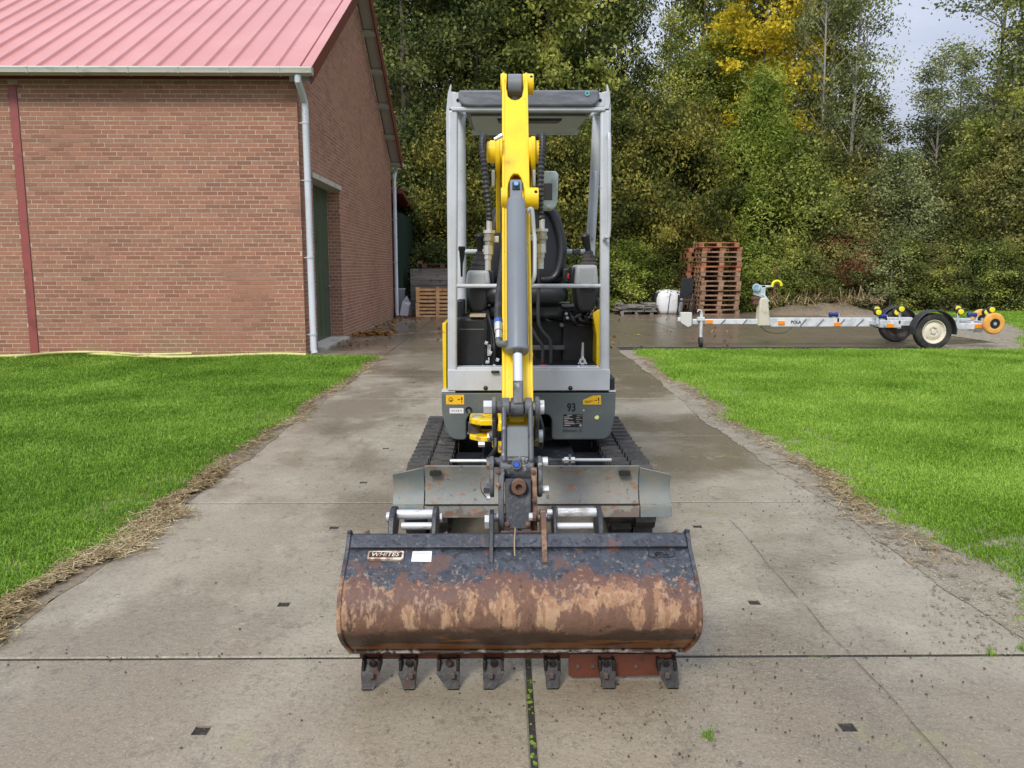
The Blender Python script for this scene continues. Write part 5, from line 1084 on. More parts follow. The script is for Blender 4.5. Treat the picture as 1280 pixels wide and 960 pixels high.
# teeth: adapter box on the edge and a chisel tip leaning to one side
def tooth(pt, lean, w0, w1):
    """pt: top centre px; lean px of the tip; widths in px"""
    Yt = 2.580; vs = []
    rows = [(820, 0, w0, .045), (834, 0, w0, .050), (838, lean * .25, w0 * .86, .045), (850, lean * .85, w1, .034), (858.5, lean, w1 * .92, .012)]
    for (r, dx, w_, d) in rows:
        a, b = P(pt + dx - w_ / 2, r, Yt), P(pt + dx + w_ / 2, r, Yt); y = Yt - .070 * (r - 820) / 38
        z = max(a.z, .004); vs += [(a.x, y - d / 2, z), (b.x, y - d / 2, z), (b.x, y + d / 2, z), (a.x, y + d / 2, z)]
    fs = [(0, 1, 2, 3), (16, 19, 18, 17)]
    for i in range(4):
        for e in range(4): fs.append((4 * i + e, 4 * i + 4 + e, 4 * i + 4 + (e + 1) % 4, 4 * i + (e + 1) % 4))
    t = part('tooth', MB().add(vs, fs), toothm, bk_, .004, 2)
    part('tooth_pin', MB().lathe(P(pt, 828.5, Yt - .042), (0, -1, 0), [(-.002, .012), (.004, .012), (.005, .008), (.000, .006), (.000, 0)], 14), toothm, t)
    m = MB(); c = P(pt + lean * .6, 845, Yt - .068); m.box(c.x - .008, c.x + .008, c.y - .003, c.y + .004, c.z - .010, c.z + .012); part('tooth_window', m, M('tooth_scrape', (.09, .07, .06), .6), t, .003)
    for s in (-1, 1):
        a = P(pt + s * w0 * .42, 828, Yt - .02); part('adapter_ear', MB().box(a.x - .005, a.x + .005, Yt - .048, Yt + .01, a.z - .018, a.z + .020), toothm, t, .003)
for (pt, lean, w0, w1) in ((465.5, -2, 23, 14), (511, 4, 22, 14), (561, 8, 28, 14), (617, -6, 26, 13), (690, -1, 20, 15), (757.5, 0, 20, 16), (832, 4, 24, 14)): tooth(pt, lean, w0, w1)
# ears that hold the coupler
for (a_, b_, mt) in ((611.5, 617, blackp), (676.5, 683, rusty)):
    part('bucket_ear', MB().prism(rounded([(2.66, P(0, 640, 2.66).z), (2.60, P(0, 650, 2.60).z), (2.50, P(0, 706, 2.50).z), (2.52, P(0, 707, 2.52).z), (2.62, P(0, 680, 2.62).z), (2.74, P(0, 660, 2.74).z), (2.76, P(0, 638, 2.76).z)], [.03, .01, .004, .004, .01, .03, .03], 3), 'X', XX(a_, 2.6), XX(b_, 2.6)), mt, bk_, .003)
part('ear_nut', cylx(606, 611.5, 652, 2.67, .026, 6), whitepin, bk_); part('ear_nut', cylx(665.5, 670, 646, 2.67, .016, 8), rusty, bk_); part('ear_nut', cylx(661, 665.5, 646, 2.67, .014, 8), whitepin, bk_); part('ear_pin', cylx(612, 690, 647, 2.735, .016), whitepin, bk_)
part('cross_tube', cylx(617, 678, 676, 2.60, .028), blackp, bk_)
part('stone_chips', MB().px(626, 668, 672, 671, 2.62, .04), rusty, bk_)
# hitch brackets with white pins
for (pl_, up, lowr, xs_pl) in ((0, (496.5, 543, 642.5), (502, 541, 657), ((488, 497), (541, 549))), (1, (697, 746, 641), (694, 741, 658), ((690.5, 697), (745.5, 754)))):
    for j, (a_, b_) in enumerate(xs_pl):
        m = MB(); sl_ = 0
        part('bracket_lug', m.prism(rounded([(2.70, P(0, 634, 2.7).z), (2.64, P(0, 645, 2.64).z), (2.60, P(0, 671, 2.60).z), (2.72, P(0, 671, 2.72).z), (2.78, P(0, 650, 2.78).z), (2.76, P(0, 634, 2.76).z)], [.025, .02, .005, .005, .02, .025], 4), 'X', XX(a_, 2.68), XX(b_, 2.68) - .006), blackp, bk_, .003)
    part('white_pin', cylx(up[0], up[1], up[2], 2.69, .0165), whitepin, bk_); part('white_pin', cylx(lowr[0], lowr[1], lowr[2], 2.645, .012), whitepin, bk_)
part('pin_head', cylx(483.5, 488, 646, 2.69, .018, 14), whitepin, bk_); part('pin_head', cylx(684, 691, 641, 2.69, .012, 14), whitepin, bk_); part('pin_stub', cylx(550, 552.5, 647, 2.69, .016, 8), whitepin, bk_)
for (x, y) in ((455, 664), (552, 666), (840, 664)): part('edge_tab', MB().add([P(x - 8, y + 5, 2.60), P(x + 7, y - 2, 2.60), P(x + 8, y + 5, 2.60), P(x - 8, y + 5, 2.62), P(x + 7, y - 2, 2.62), P(x + 8, y + 5, 2.62)], [(0, 1, 2), (3, 5, 4), (0, 3, 4, 1), (1, 4, 5, 2), (2, 5, 3, 0)]), rusty, bk_)
part('dry_stalk', MB().tube(smoothpath([P(644, 660, 2.62), P(643, 680, 2.53), P(643.5, 695, 2.50)], 4), .0022, 6), M('straw_stalk', (.35, .25, .14), .8), bk_)
# badge and stickers on the sloping face between rows 686 and 722
fa, fb = Vector((0, 2.553, P(640, 686, 2.553).z)), Vector((0, 2.455, P(640, 722, 2.455).z)); fd = (fb - fa).normalized(); fn = Vector((0, -abs(fd.z), -fd.y if fd.z < 0 else fd.y)); fn = Vector((0, fd.z, -fd.y)); fn = fn if fn.y < 0 else -fn
tilt = math.atan2(fn.z, -fn.y)
def on_face(px, py, h=0.0):
    d = ray(px, py); o = Vector((0, 0, CH)); t = (fa - o).dot(fn) / d.dot(fn); return o + d * t + fn * h
def face_poly(name, pts, h0, h1, mat, par, bev=0):
    n = len(pts); vs = [on_face(x, y, h0) for x, y in pts] + [on_face(x, y, h1) for x, y in pts]
    return part(name, MB().add(vs, [tuple(range(n)), tuple(range(n, 2 * n))] + [(i, (i + 1) % n, n + (i + 1) % n, n + i) for i in range(n)]), mat, par, bev, smooth=20)
badge_c = M('badge_cream', (.62, .52, .40), .6, layers=[dict(c=(.35, .20, .12), s=30, lo=.52, hi=.62)])
bp = rounded([(459.5, 700.5), (461, 691), (505.5, 691), (504.5, 700), (501, 702)], [1.5, 2, 2, 1.5, 1], 3)
bd = face_poly('maker_badge', bp, -.004, .010, badge_c, bk_)
face_poly('badge_field', rounded([(461.5, 699), (462.5, 692.6), (503, 692.6), (502, 699)], 1.2, 3), .004, .0108, ink, bd)
text('lettering', 'WHITES', .0215, on_face(481.5, 695.9, .0112), badge_c, bd, -tilt, .0006, sx=1.2, shear=.25, bold=.0003)
ws = face_poly('white_sticker', [(514, 702.3), (516, 689.6), (540, 689.3), (539, 702.6)], -.002, .002, sticker_w, bk_)
face_poly('printed_line', [(517.5, 692.6), (517.6, 691.4), (537.5, 691.2), (537.4, 692.4)], .001, .0027, lgrey, ws)
for k in range(3): face_poly('printed_line', [(517 - .3 * k, 695.2 + 2.2 * k), (517 - .3 * k, 694.8 + 2.2 * k), (534, 694.8 + 2.2 * k), (534, 695.2 + 2.2 * k)], .001, .0026, lgrey, ws)
text('embossed_lettering', 'STIA', .016, on_face(827, 692.8, .001), blackp, bk_, -tilt, .0045, sx=1.5)
part('emboss_frame', MB().tube([on_face(x, y, .001) for x, y in ((811, 690), (810.5, 695), (813, 696.2), (842, 696.2), (843, 694.5), (843, 690.5))], .0022, 6), blackp, bk_)
face_poly('paint_chip', [(426, 748), (429, 741), (433, 745), (431.5, 755), (427, 757)], .0, .001, whitepin, bk_) if False else None

# ================================================================== YARD OBJECTS
def pallet_parts(root, board, blk):
    """euro pallet 1.2 (x) by .8 (y), origin at the ground centre"""
    rnd = random.Random(3)
    for y in (-.3275, -.16, 0, .16, .3275): o = put('top_board', board['top'], None, root); o.location = (0, y, .122)
    for x in (-.53, 0, .53): o = put('stringer', board['str'], None, root); o.location = (x, 0, .100)
    for x in (-.53, 0, .53):
        for y in (-.35, 0, .35): o = put('block', blk, None, root); o.location = (x, y, .022)
    for y in (-.35, 0, .35): o = put('bottom_board', board['bot'], None, root); o.location = (0, y, 0)
def pal_meshes(mat):
    t = MB().box(-.6, .6, -.06, .06, 0, .022).mesh('top_board', 0); t.materials.append(mat)
    s_ = MB().box(-.0725, .0725, -.4, .4, 0, .022).mesh('stringer', 0); s_.materials.append(mat)
    b = MB().box(-.6, .6, -.05, .05, 0, .022).mesh('bottom_board', 0); b.materials.append(mat)
    k = MB().box(-.07, .07, -.05, .05, 0, .078).mesh('block', 0); k.materials.append(mat)
    return {'top': t, 'str': s_, 'bot': b}, k
mr_, mb_ = pal_meshes(palr), pal_meshes(palb)
PX = P(900, 345, 24.3).x; NPAL = 15
names_pos = ['bottom', 'second from the bottom', 'third from the bottom', 'fourth from the bottom', 'fifth from the bottom', 'sixth from the bottom', 'seventh from the bottom', 'middle', 'seventh from the top', 'sixth from the top', 'fifth from the top', 'fourth from the top', 'third from the top', 'second from the top', 'topmost']
for i in range(NPAL):
    rd = i in (9, 10, 13, 14); r = empty('pallet', (0, 0, 0), f"{'reddish' if rd else 'brown'} wooden pallet, {names_pos[i]} of the tall stack by the trees", 'pallet', 'pallets in the tall stack')
    pallet_parts(r, *(mr_ if rd else mb_)); r.location = (PX + random.uniform(-.03, .03) - (.10 if i == 14 else 0), 24.6 + random.uniform(-.03, .03), .144 * i + .001); r.rotation_euler = (0, 0, random.uniform(-.04, .04))
# a second, lower-visible stack behind to the left
for i in range(14):
    rd = i > 6; r = empty('pallet', (0, 0, 0), f"{'reddish' if rd else 'brown'} pallet, {['lowest', 'second from below', 'third from below', 'fourth from below', 'fifth from below', 'sixth from below', 'seventh from below', 'eighth from below', 'sixth from above', 'fifth from above', 'fourth from above', 'third from above', 'second from above', 'uppermost'][i]} in the leaning stack behind the tall one", 'pallet', 'pallets in the rear stack')
    pallet_parts(r, *(mr_ if rd else mb_)); r.location = (PX - .22 + random.uniform(-.04, .04), 25.6, .144 * i + .001); r.rotation_euler = (0, 0, .12 + random.uniform(-.05, .05))
# orange slatted crates and weathered timber boxes at the far end of the passage
def crate(x0, x1, y0, y1, z0, h, mat, label, name='slatted_crate', nsl=4, cat='crate', grp=None):
    r = empty(name, ((x0 + x1) / 2, (y0 + y1) / 2, z0), label, cat, grp)
    for x in (x0, (x0 + x1) / 2 - .05, x1 - .10): part('post', MB().box(x, x + .10, y0 - .022, y0 - .001, z0 + .001, z0 + h - .001), mat, r)
    part('inner_panel', MB().box(x0 + .03, x1 - .03, y0 + .12, y0 + .14, z0 + .05, z0 + h - .03), palb, r)
    sl_ = h / nsl
    for k in range(nsl):
        for (a, b) in ((y0, y0 + .02), (y1 - .02, y1)): part('slat', MB().box(x0, x1, a, b, z0 + k * sl_ + .004, z0 + (k + .62) * sl_), mat, r)
        for (a, b) in ((x0, x0 + .02), (x1 - .02, x1)): part('slat', MB().box(a, b, y0 + .021, y1 - .021, z0 + k * sl_ + .004, z0 + (k + .78) * sl_), mat, r)
    part('floor_board', MB().box(x0 + .02, x1 - .02, y0 + .03, y1 - .02, z0 + .02, z0 + .04), mat, r)
    return r
cx0, cx1 = P(519, 370, 22.9).x, P(519, 370, 22.9).x + 1.25
crate(cx0, cx1, 23.0, 23.8, 0, .41, palo, 'orange slatted wooden crate on the concrete, lower of two', grp='orange slatted crates')
crate(cx0 + .01, cx1, 23.0, 23.8, .42, .44, palo, 'orange slatted wooden crate stacked on top of another crate', grp='orange slatted crates')
gx0 = P(513, 350, 24).x
for i, (z0, h) in enumerate(((0, .43), (.44, .43), (.88, .50))):
    r = empty('timber_box', (gx0 + .8, 24.4, z0), f"weathered grey plank box behind the orange crates, {['lowest', 'middle one', 'top one'][i]} of three", 'box', 'weathered plank boxes')
    for k in range(3):
        hh = h / 3; z = z0 + k * hh
        part('plank', MB().box(gx0, gx0 + 1.6, 24.0 + random.uniform(-.01, .01), 24.03, z + .003, z + hh - .004), greyw, r); part('plank', MB().box(gx0, gx0 + .03, 24.031, 24.8, z + .003, z + hh - .004), greyw, r)
        part('plank', MB().box(gx0 + 1.57, gx0 + 1.6, 24.031, 24.8, z + .003, z + hh - .004), greyw, r)
    part('lid', MB().box(gx0 + .03, gx0 + 1.57, 24.04, 24.8, z0 + h - .04, z0 + h - .005), greyw, r)
r = empty('pallet', (0, 0, 0), 'dark weathered pallet lying on top of the grey plank boxes', 'pallet'); pallet_parts(r, *pal_meshes(M('dark_red_wood', (.12, .06, .045), .9))); r.location = (gx0 + .95, 24.42, 1.385)
tag(part('red_brick_block', MB().box(gx0 + .22, gx0 + .36, 24.02, 24.12, 1.53, 1.60), reds), 'small red block lying on the dark pallet above the plank boxes', 'block')
# grey bin and scrap by the barn's far corner
bx_ = P(499, 372, 23.9).x
bn = empty('grey_bin', (bx_, 23.9, 0), 'grey plastic bin standing by the far corner downpipe', 'bin')
part('body', MB().tube([(bx_, 23.9, 0), (bx_, 23.9, .55), (bx_, 23.9, .80)], [.14, .17, .18], 16), M('bin_grey', (.20, .21, .20), .5), bn); part('rim', MB().ring((bx_, 23.9, .79), (0, 0, 1), .165, .195, .03), lgrey, bn)
tag(part('plastic_sheet', MB().add([(bx_ + .05, 23.5, .02), (bx_ + .30, 23.45, .0), (bx_ + .33, 23.6, .30), (bx_ + .12, 23.65, .42), (bx_ + .25, 23.7, .60), (bx_ + .36, 23.72, .38), (bx_ + .10, 23.8, .0), (bx_ + .36, 23.8, .0)], [(0, 1, 2, 3), (3, 2, 5, 4), (6, 0, 3), (1, 7, 2), (4, 5, 7, 6), (2, 7, 5), (3, 4, 6)]), M('crumpled_foil', (.55, .56, .58), .35), None, smooth=0), 'crumpled silver sheet lying beside the grey bin', 'sheet')
# pile of grey boards
bp0 = empty('board_pile', (P(795, 380, 24.6).x, 24.6, 0), 'low pile of weathered grey boards on the far edge of the yard', 'boards')
xa, xb = P(773, 380, 24.4).x, P(818, 380, 24.4).x
for i in range(30):
    ly = i // 6; z = .10 + ly * .052; x = xa + (xb - xa) * ((i % 6) + .5) / 6 + random.uniform(-.05, .05); wx = random.uniform(.10, .22)
    if ly > 3 and random.random() < .3: continue
    o = part('board', MB().box(-wx, wx, -.32, .32, 0, .035), greyw, bp0); o.matrix_parent_inverse = Matrix.Identity(4); o.location = (x - bp0.location.x, random.uniform(-.1, .1), z); o.rotation_euler = (random.uniform(-.05, .05), random.uniform(-.1, .1) * (ly > 2), random.uniform(-.15, .15))
for x in (xa + .1, (xa + xb) / 2, xb - .1): part('bearer', MB().box(x - .05, x + .05, 24.25, 24.95, 0, .10), greyw, bp0)
# white bulk bag
wb = P(838, 375, 24.6); bag = MB(); n = 28; rows = [(0, .80), (.02, .93), (.12, 1.0), (.30, 1.02), (.50, 1.0), (.64, .90), (.70, .70), (.715, .3), (.715, 0)]
vs = []
for (h, k) in rows:
    for j in range(n):
        a = 2 * math.pi * j / n; c, s_ = math.cos(a), math.sin(a); e = .42 * k * (abs(c) ** 3.5 + abs(s_) ** 3.5) ** (-1 / 3.5); vs.append((wb.x + e * c * (1 + .02 * math.sin(5 * a)), 24.9 + e * s_, h * (1 + .04 * math.sin(3 * a + 1)) + .001))
bag.add(vs, [(i * n + j, i * n + (j + 1) % n, (i + 1) * n + (j + 1) % n, (i + 1) * n + j) for i in range(len(rows) - 1) for j in range(n)])
bg_ = empty('bulk_bag', (wb.x, 24.9, 0), 'full white bulk bag with a dark strap beside the garden chair', 'bag'); part('sack', bag, bagm, bg_, smooth=60)
part('strap', MB().tube(smoothpath([(wb.x - .10, 24.47, .01), (wb.x - .07, 24.46, .35), (wb.x - .03, 24.50, .62), (wb.x + .02, 24.75, .735), (wb.x + .30, 24.8, .73)], 5), .012, 8), M('navy_strap', (.02, .02, .07), .6), bg_)
part('dark_liner', MB().prism(rounded([(wb.x - .46, .02), (wb.x - .46, .62), (wb.x - .2, .70), (wb.x - .2, .02)], .1, 4), 'Y', 24.7, 25.2), plast, bg_)
# black garden chair
cc = P(857, 388, 23.9); gcx = cc.x; gy = 24.0
gch = empty('garden_chair', (gcx, gy, 0), 'black high-backed plastic garden chair beside the pallet stack', 'chair')
part('seat', MB().box(gcx - .20, gcx + .22, gy - .22, gy + .2, .40, .44), plast, gch, .01)
part('backrest', MB().prism([(gcx - .14, .50), (gcx + .24, .50), (gcx + .30, 1.06), (gcx + .27, 1.10), (gcx - .04, 1.10), (gcx - .08, 1.06)], 'Y', gy + .18, gy + .22), plast, gch, .01)
for (x0, y0, x1, y1, z1) in ((gcx - .30, gy - .24, gcx - .18, gy - .2, .64), (gcx + .16, gy - .24, gcx + .22, gy - .2, .64), (gcx - .16, gy + .22, gcx - .16, gy + .2, .60), (gcx + .12, gy + .22, gcx + .28, gy + .2, 1.0)): part('leg', MB().cyl((x0, y0, 0), (x1, y1, z1), .022, 8), plast, gch)
for x in (gcx - .18, gcx + .24): part('armrest', MB().box(x - .03, x + .03, gy - .26, gy + .22, .64, .67), plast, gch, .01)
part('foot_bar', MB().box(gcx - .28, gcx + .22, gy - .25, gy - .22, .02, .05), plast, gch)
# posts at the tree line
def stake(px, top, Y, r, mat, lab, lean=0, cat='post'):
    b = P(px, 388, Y); t = P(px, top, Y); tag(part('fence_post', MB().cyl((b.x, Y, 0), (b.x + lean, Y, t.z), r, 8), mat), lab, cat)
brownp = M('brown_post', (.16, .075, .045), .8); greenp = M('grey_green_post', (.13, .15, .11), .7)
stake(967, 334, 25.4, .055, brownp, 'thick brown wooden post behind the winch of the trailer')
stake(974, 334, 25.6, .03, M('grey_post', (.12, .11, .09), .8), 'thin grey post right beside the thick brown post')
stake(1111.5, 338, 25.4, .022, greenp, 'thin grey green fence post behind the middle of the trailer')
stake(1226, 340, 25.8, .022, greenp, 'thin grey green fence post at the right behind the trailer')
stake(840, 335, 25.9, .022, greenp, 'thin fence post above the white bulk bag')
stake(786, 312, 25.7, .016, M('pale_stake', (.30, .24, .15), .8), 'thin pale stake behind the board pile')
stake(813, 305, 26.2, .014, M('pale_stake', (.30, .24, .15), .8), 'taller thin pale stake right of the board pile')
wf = empty('wire_fence', (6, 25.9, 0), 'low wire mesh fence running along the foot of the trees', 'fence')
fm_ = MB()
for i in range(9): z = .1 + i * .13; fm_.cyl((-1, 25.9, z), (17, 25.9, z), .0022, 4)
for i in range(90): x = -1 + i * .2; fm_.cyl((x, 25.9, .08), (x, 25.9, 1.15), .0022, 4)
tag(part('wire_mesh', fm_, greenp, wf), kind='stuff')
for x in (-1, 2.2, 5.4, 8.6, 11.8, 15): part('post', MB().cyl((x, 25.93, 0), (x, 25.93, 1.25), .02, 8), greenp, wf)

# ---- boat trailer
YT = 14.35; TZ = .47
tr = empty('boat_trailer', (P(1165, 438, 13.7).x, 14.5, 0), 'galvanised boat trailer with winch post and yellow rollers behind the right lawn', 'trailer')
def tb(name, x0, y0, x1, y1, Y, d, mat=galv, par=tr, bev=.006): return part(name, MB().px(x0, y0, x1, y1, Y, d), mat, par, bev)
tb('drawbar', 866, 399, 950, 405.3, YT, .09); tb('main_beam', 958, 397.3, 1104, 408.3, YT, .10)
part('main_beam', MB().prism([(P(1104, 403, YT).x, P(0, 408, YT).z), (P(1104, 403, YT).x, P(0, 397.3, YT).z), (P(1140, 400, YT).x, P(0, 397.5, YT).z), (P(1140, 400, YT).x, P(0, 410, YT).z)], 'Y', YT, YT + .1), galv, tr, .005)
tb('side_beam', 1100, 400.5, 1140, 409.5, 14.0, .06); tb('side_beam', 1188, 404, 1240, 411.5, 14.0, .06); tb('side_beam', 1090, 398, 1240, 402.5, 15.0, .06)
for x_ in (1098, 1216, 1232): part('cross_member', MB().box(P(x_, 404, 14.0).x, P(x_, 404, 14.0).x + .06, 14.05, 15.05, P(0, 408, 14.0).z, P(0, 403, 14.0).z), galv, tr, .004)
part('axle', MB().box(P(1160, 414, 13.9).x - .03, P(1160, 414, 13.9).x + .03, 13.85, 15.25, .28, .34), galv, tr, .005)
part('coupling_head', MB().prism(rounded([(P(851, 400, YT).x, P(0, 404, YT).z), (P(851, 400, YT).x, P(0, 391, YT).z), (P(864.5, 400, YT).x, P(0, 391, YT).z), (P(864.5, 400, YT).x, P(0, 407.5, YT).z), (P(860, 400, YT).x, P(0, 409.5, YT).z)], .01, 2), 'Y', YT - .02, YT + .12), M('off_white_paint', (.60, .60, .56), .5), tr, .006)
part('ball_coupling', MB().px(847.5, 397, 852, 402, YT + .02, .07), galv, tr, .01)
jx = P(876, 415, YT - .04).x
jw = part('jockey_wheel', MB().cyl((jx, YT - .05, .10), (jx, YT - .05, P(0, 391, YT).z), .028, 14).tube([(jx, YT - .05, P(0, 391, YT).z), (jx, YT - .05, P(0, 388.5, YT).z), (jx - .06, YT - .05, P(0, 387.5, YT).z), (jx - .07, YT - .05, P(0, 390, YT).z)], .014, 8), galv, tr)
part('clamp', MB().px(872.5, 396.5, 881, 401, YT - .09, .1), galv, jw, .004); part('small_wheel', MB().cyl((jx - .03, YT - .05, .09), (jx + .03, YT - .05, .09), .089, 20), rubber, jw, .01)
wp = [P(x, y, YT - .02) for x, y in ((946.5, 407.5), (963, 407.5), (959.5, 375), (957.5, 372), (951.5, 372), (949.5, 376))]
part('winch_post', MB().prism([(p.x, p.z) for p in wp], 'Y', YT - .06, YT + .13), cream, tr, .02)
wm_ = part('winch', MB().cyl(P(945.5, 359.5, YT - .05), P(945.5, 359.5, YT + .06), .070, 22).prism([(P(943, 0 + 365, YT).x, P(0, 369, YT).z), (P(957, 365, YT).x, P(0, 373, YT).z), (P(957, 365, YT).x, P(0, 357, YT).z), (P(943, 365, YT).x, P(0, 356, YT).z)], 'Y', YT, YT + .08), M('pale_blue_steel', (.50, .58, .62), .4, .2), tr, .005)
part('winch_hub', MB().ring(P(945.5, 359.5, YT - .055), (0, 1, 0), .02, .055, .012, 20), M('winch_blue', (.18, .36, .48), .4), wm_); part('winch_arm', MB().px(952, 356.7, 967, 359.2, YT, .05), galv, tr, .005)
part('winch_brace', MB().tube([P(954, 368, YT - .02), P(961, 377, YT - .02)], .02, 8), galv, tr)
part('yellow_handle', MB().tube(smoothpath([P(965, 358.5, YT - .05), P(967, 353, YT - .05), P(972, 351.3, YT - .05), P(976, 354, YT - .05), P(976.5, 357.5, YT - .05)], 4), .024, 10), yroll, tr)
part('snubber', MB().px(940.5, 371, 950.5, 375, YT, .1).px(942, 375, 949, 381, YT + .01, .08), M('rust_rubber', (.14, .06, .045), .8), tr, .01)
part('brake_cable', MB().tube(smoothpath([P(950, 407, YT), P(958, 414, YT), P(970, 416.8, YT), (P(982, 415, YT)), P(990, 409, YT)], 6), .006, 6), hosem, tr)
for (a_, b_) in ((900, 907), (928, 934), (1000, 1008), (1021, 1030), (1048, 1056), (1070, 1080), (1092, 1098)):
    part('wound_cable', MB().tube([P(a_, 406 + (2 if a_ > 960 else 0), YT - .012), P(b_, 399, YT - .012)], .006, 6), hosem, tr)
for (a_, y_) in ((883, 400.3), (973, 401.5), (1043, 403.5), (1109, 405.2)): tb('amber_reflector', a_, y_ - .2, a_ + 8, y_ + 4.2, YT - .02 if a_ < 1100 else 13.98, .02, amber, tr, 0)
tb('amber_reflector', 1219, 405.5, 1227, 410, 13.98, .02, amber, tr, 0)
me = text_mesh('lettering', 'POLA', .075, .0006, 0, .002); c_ = P(995, 402.8, YT - .004); me.transform(Matrix.Translation(c_) @ Matrix.Rotation(math.pi / 2, 4, 'X')); put('lettering', me, ink, tr)
def wheel(px, Y, faceY, rimm=rimm):
    c = P(px, 415, Y); c.z = .315; R_ = .315; W = .09
    rr = rubber
    t = part('wheel', MB().lathe((c.x, Y, c.z), (0, 1, 0), [(-W * .7, .205), (-W * .95, .225), (-W, .26), (-W * .9, .295), (-W * .6, R_), (W * .6, R_), (W * .9, .295), (W, .26), (W * .95, .225), (W * .7, .205), (0, .19), (-W * .7, .205)], 48), rr, tr)
    part('rim', MB().lathe((c.x, Y, c.z), (0, 1, 0), [(-W * .66, .208), (-W * .80, .205), (-W * .72, .190), (-W * .40, .178), (-W * .34, .155), (-W * .50, .125), (-W * .62, .10), (-W * .60, .075), (-W * .40, .06), (-W * .40, .045), (-W * .75, .040), (-W * .80, .0)], 40), rimm, t)
    for k in range(5): a = k * 1.2566; part('wheel_nut', MB().cyl((c.x + .065 * math.cos(a), Y - W * .62, c.z + .065 * math.sin(a)), (c.x + .065 * math.cos(a), Y - W * .35, c.z + .065 * math.sin(a)), .010, 6), zinc, t)
    m = MB(); ri, ro, n = .355, .372, 18; vs = []
    a0, a1 = math.radians(-8), math.radians(188)
    for i in range(n + 1):
        a = a0 + (a1 - a0) * i / n; ca, sa = math.cos(a), math.sin(a)
        vs += [(c.x + ri * ca, Y - .12, c.z + ri * sa), (c.x + ro * ca, Y - .12, c.z + ro * sa), (c.x + ro * ca, Y + .10, c.z + ro * sa), (c.x + ri * ca, Y + .10, c.z + ri * sa)]
    fs = [(0, 1, 2, 3), (4 * n + 3, 4 * n + 2, 4 * n + 1, 4 * n)] + [(4 * i + e, 4 * i + (e + 1) % 4, 4 * i + 4 + (e + 1) % 4, 4 * i + 4 + e) for i in range(n) for e in range(4)]
    part('mudguard', m.add(vs, fs), M('guard_plastic', (.035, .036, .040), .5, bump=.0004), tr, .006, 2)
wheel(1165, 13.75, 0); wheel(1119, 15.25, 0, M('dark_brown_rim', (.06, .045, .035), .8))  # far wheel turns its dark brown inner face this way
part('guard_bracket', MB().px(1128, 407, 1143, 413, 13.8, .05).px(1189, 410, 1197, 416, 13.8, .05), plast, tr, .004)
def roller(px, py, Y, mat, dx=.03, r=.045, ln=.10, ax_=(0, 1, 0)):
    c = P(px, py, Y); A = Vector(ax_).normalized(); part('roller', MB().lathe(c - A * ln / 2, A, [(0, 0), (0, r * .8), (ln * .1, r), (ln * .5, r * .75), (ln * .9, r), (ln, r * .8), (ln, 0)], 18), mat, tr)
def upright(px, y0, y1, Y): part('roller_stem', MB().px(px - 1.3, y0, px + 1.3, y1, Y, .03), galv, tr, .003)
blk_ = M('black_roller', (.03, .028, .02), .5)
for (px, py, Y, m_) in ((1096.5, 386.5, 14.1, yroll), (1098.5, 390.5, 13.95, yroll), (1127.3, 386.3, 13.9, yroll), (1121.5, 390.5, 14.4, yroll), (1198, 385.5, 14.2, yroll), (1201.5, 389.8, 13.95, yroll), (1240.5, 387.3, 13.9, yroll), (1234, 390.5, 14.3, yroll)):
    roller(px, py, Y, m_, r=.046, ln=.022); roller(px - 1.3, py - .3, Y + .062, blk_, r=.062, ln=.10)
for (px, y0, Y) in ((1097, 392, 14.0), (1125, 390, 14.0), (1198, 391, 14.0), (1237, 391, 14.0)): upright(px, y0, 405, Y)
for (px, py, w_) in ((1042, 393.2, 9), (1102, 395.2, 9), (1215, 393.5, 9)):
    roller(px, py, YT, broll, r=.045, ln=.16, ax_=(1, 0, 0)); part('roller_bracket', MB().px(px + 4.6, py - 1, px + 7.2, 403, YT, .04), galv, tr, .003)
for (px, py, Y) in ((1242, 404.5, 13.9), (1226, 399, 15.0)):
    c = P(px, py, Y); o = part('keel_wheel', MB().lathe(c, (0, 1, 0), [(-.045, .09), (-.05, .13), (-.04, .17), (-.015, .19), (.015, .19), (.04, .17), (.05, .13), (.045, .09), (0, .08), (-.045, .09)], 32), orange, tr); part('hub', MB().cyl(c - Vector((0, .04, 0)), c + Vector((0, .04, 0)), .09, 20), plast, o); part('hub_bolt', MB().cyl(c - Vector((0, .05, 0)), c - Vector((0, .03, 0)), .03, 8), zinc, o)
part('rear_plate', MB().px(1233, 393, 1237.5, 411, 13.93, .03).px(1206, 410.5, 1234, 413.5, 14.2, .05).px(1218, 410, 1228, 415.5, 14.15, .04), galv, tr, .003)
for (px, py) in ((1242.8, 405.5), (1106.5, 405)): part('bolt', MB().cyl(P(px, py, 13.92), P(px, py, 13.96), .02, 8), zinc, tr)
# soil mound and dead growth
mm = MB(); nx, ny = 40, 10; x0_, x1_ = P(962, 380, 24.5).x, P(1102, 380, 24.5).x; vs = []
for i in range(nx + 1):
    for j in range(ny + 1):
        u, v = i / nx, j / ny; h = .34 * math.sin(math.pi * u) ** .6 * math.sin(math.pi * v) ** .8 * (1 + .25 * wob(u * 7) + .15 * wob(v * 9 + u * 13, 3)); vs.append((x0_ + (x1_ - x0_) * u, 24.0 + 1.6 * v, h - .03))
mm.add(vs, [(i * (ny + 1) + j, (i + 1) * (ny + 1) + j, (i + 1) * (ny + 1) + j + 1, i * (ny + 1) + j + 1) for i in range(nx) for j in range(ny)]); tag(part('soil_mound', mm, soil, smooth=80), kind='structure')
n = 500; pts = np.stack([RNG.uniform(x0_, x1_, n), RNG.uniform(24.1, 25.4, n)], 1); litter('dead_stalks', pts, .35, .012, strawm, 'dead tan stalks lying over the soil mound behind the trailer', 'stalks', .7, .25)

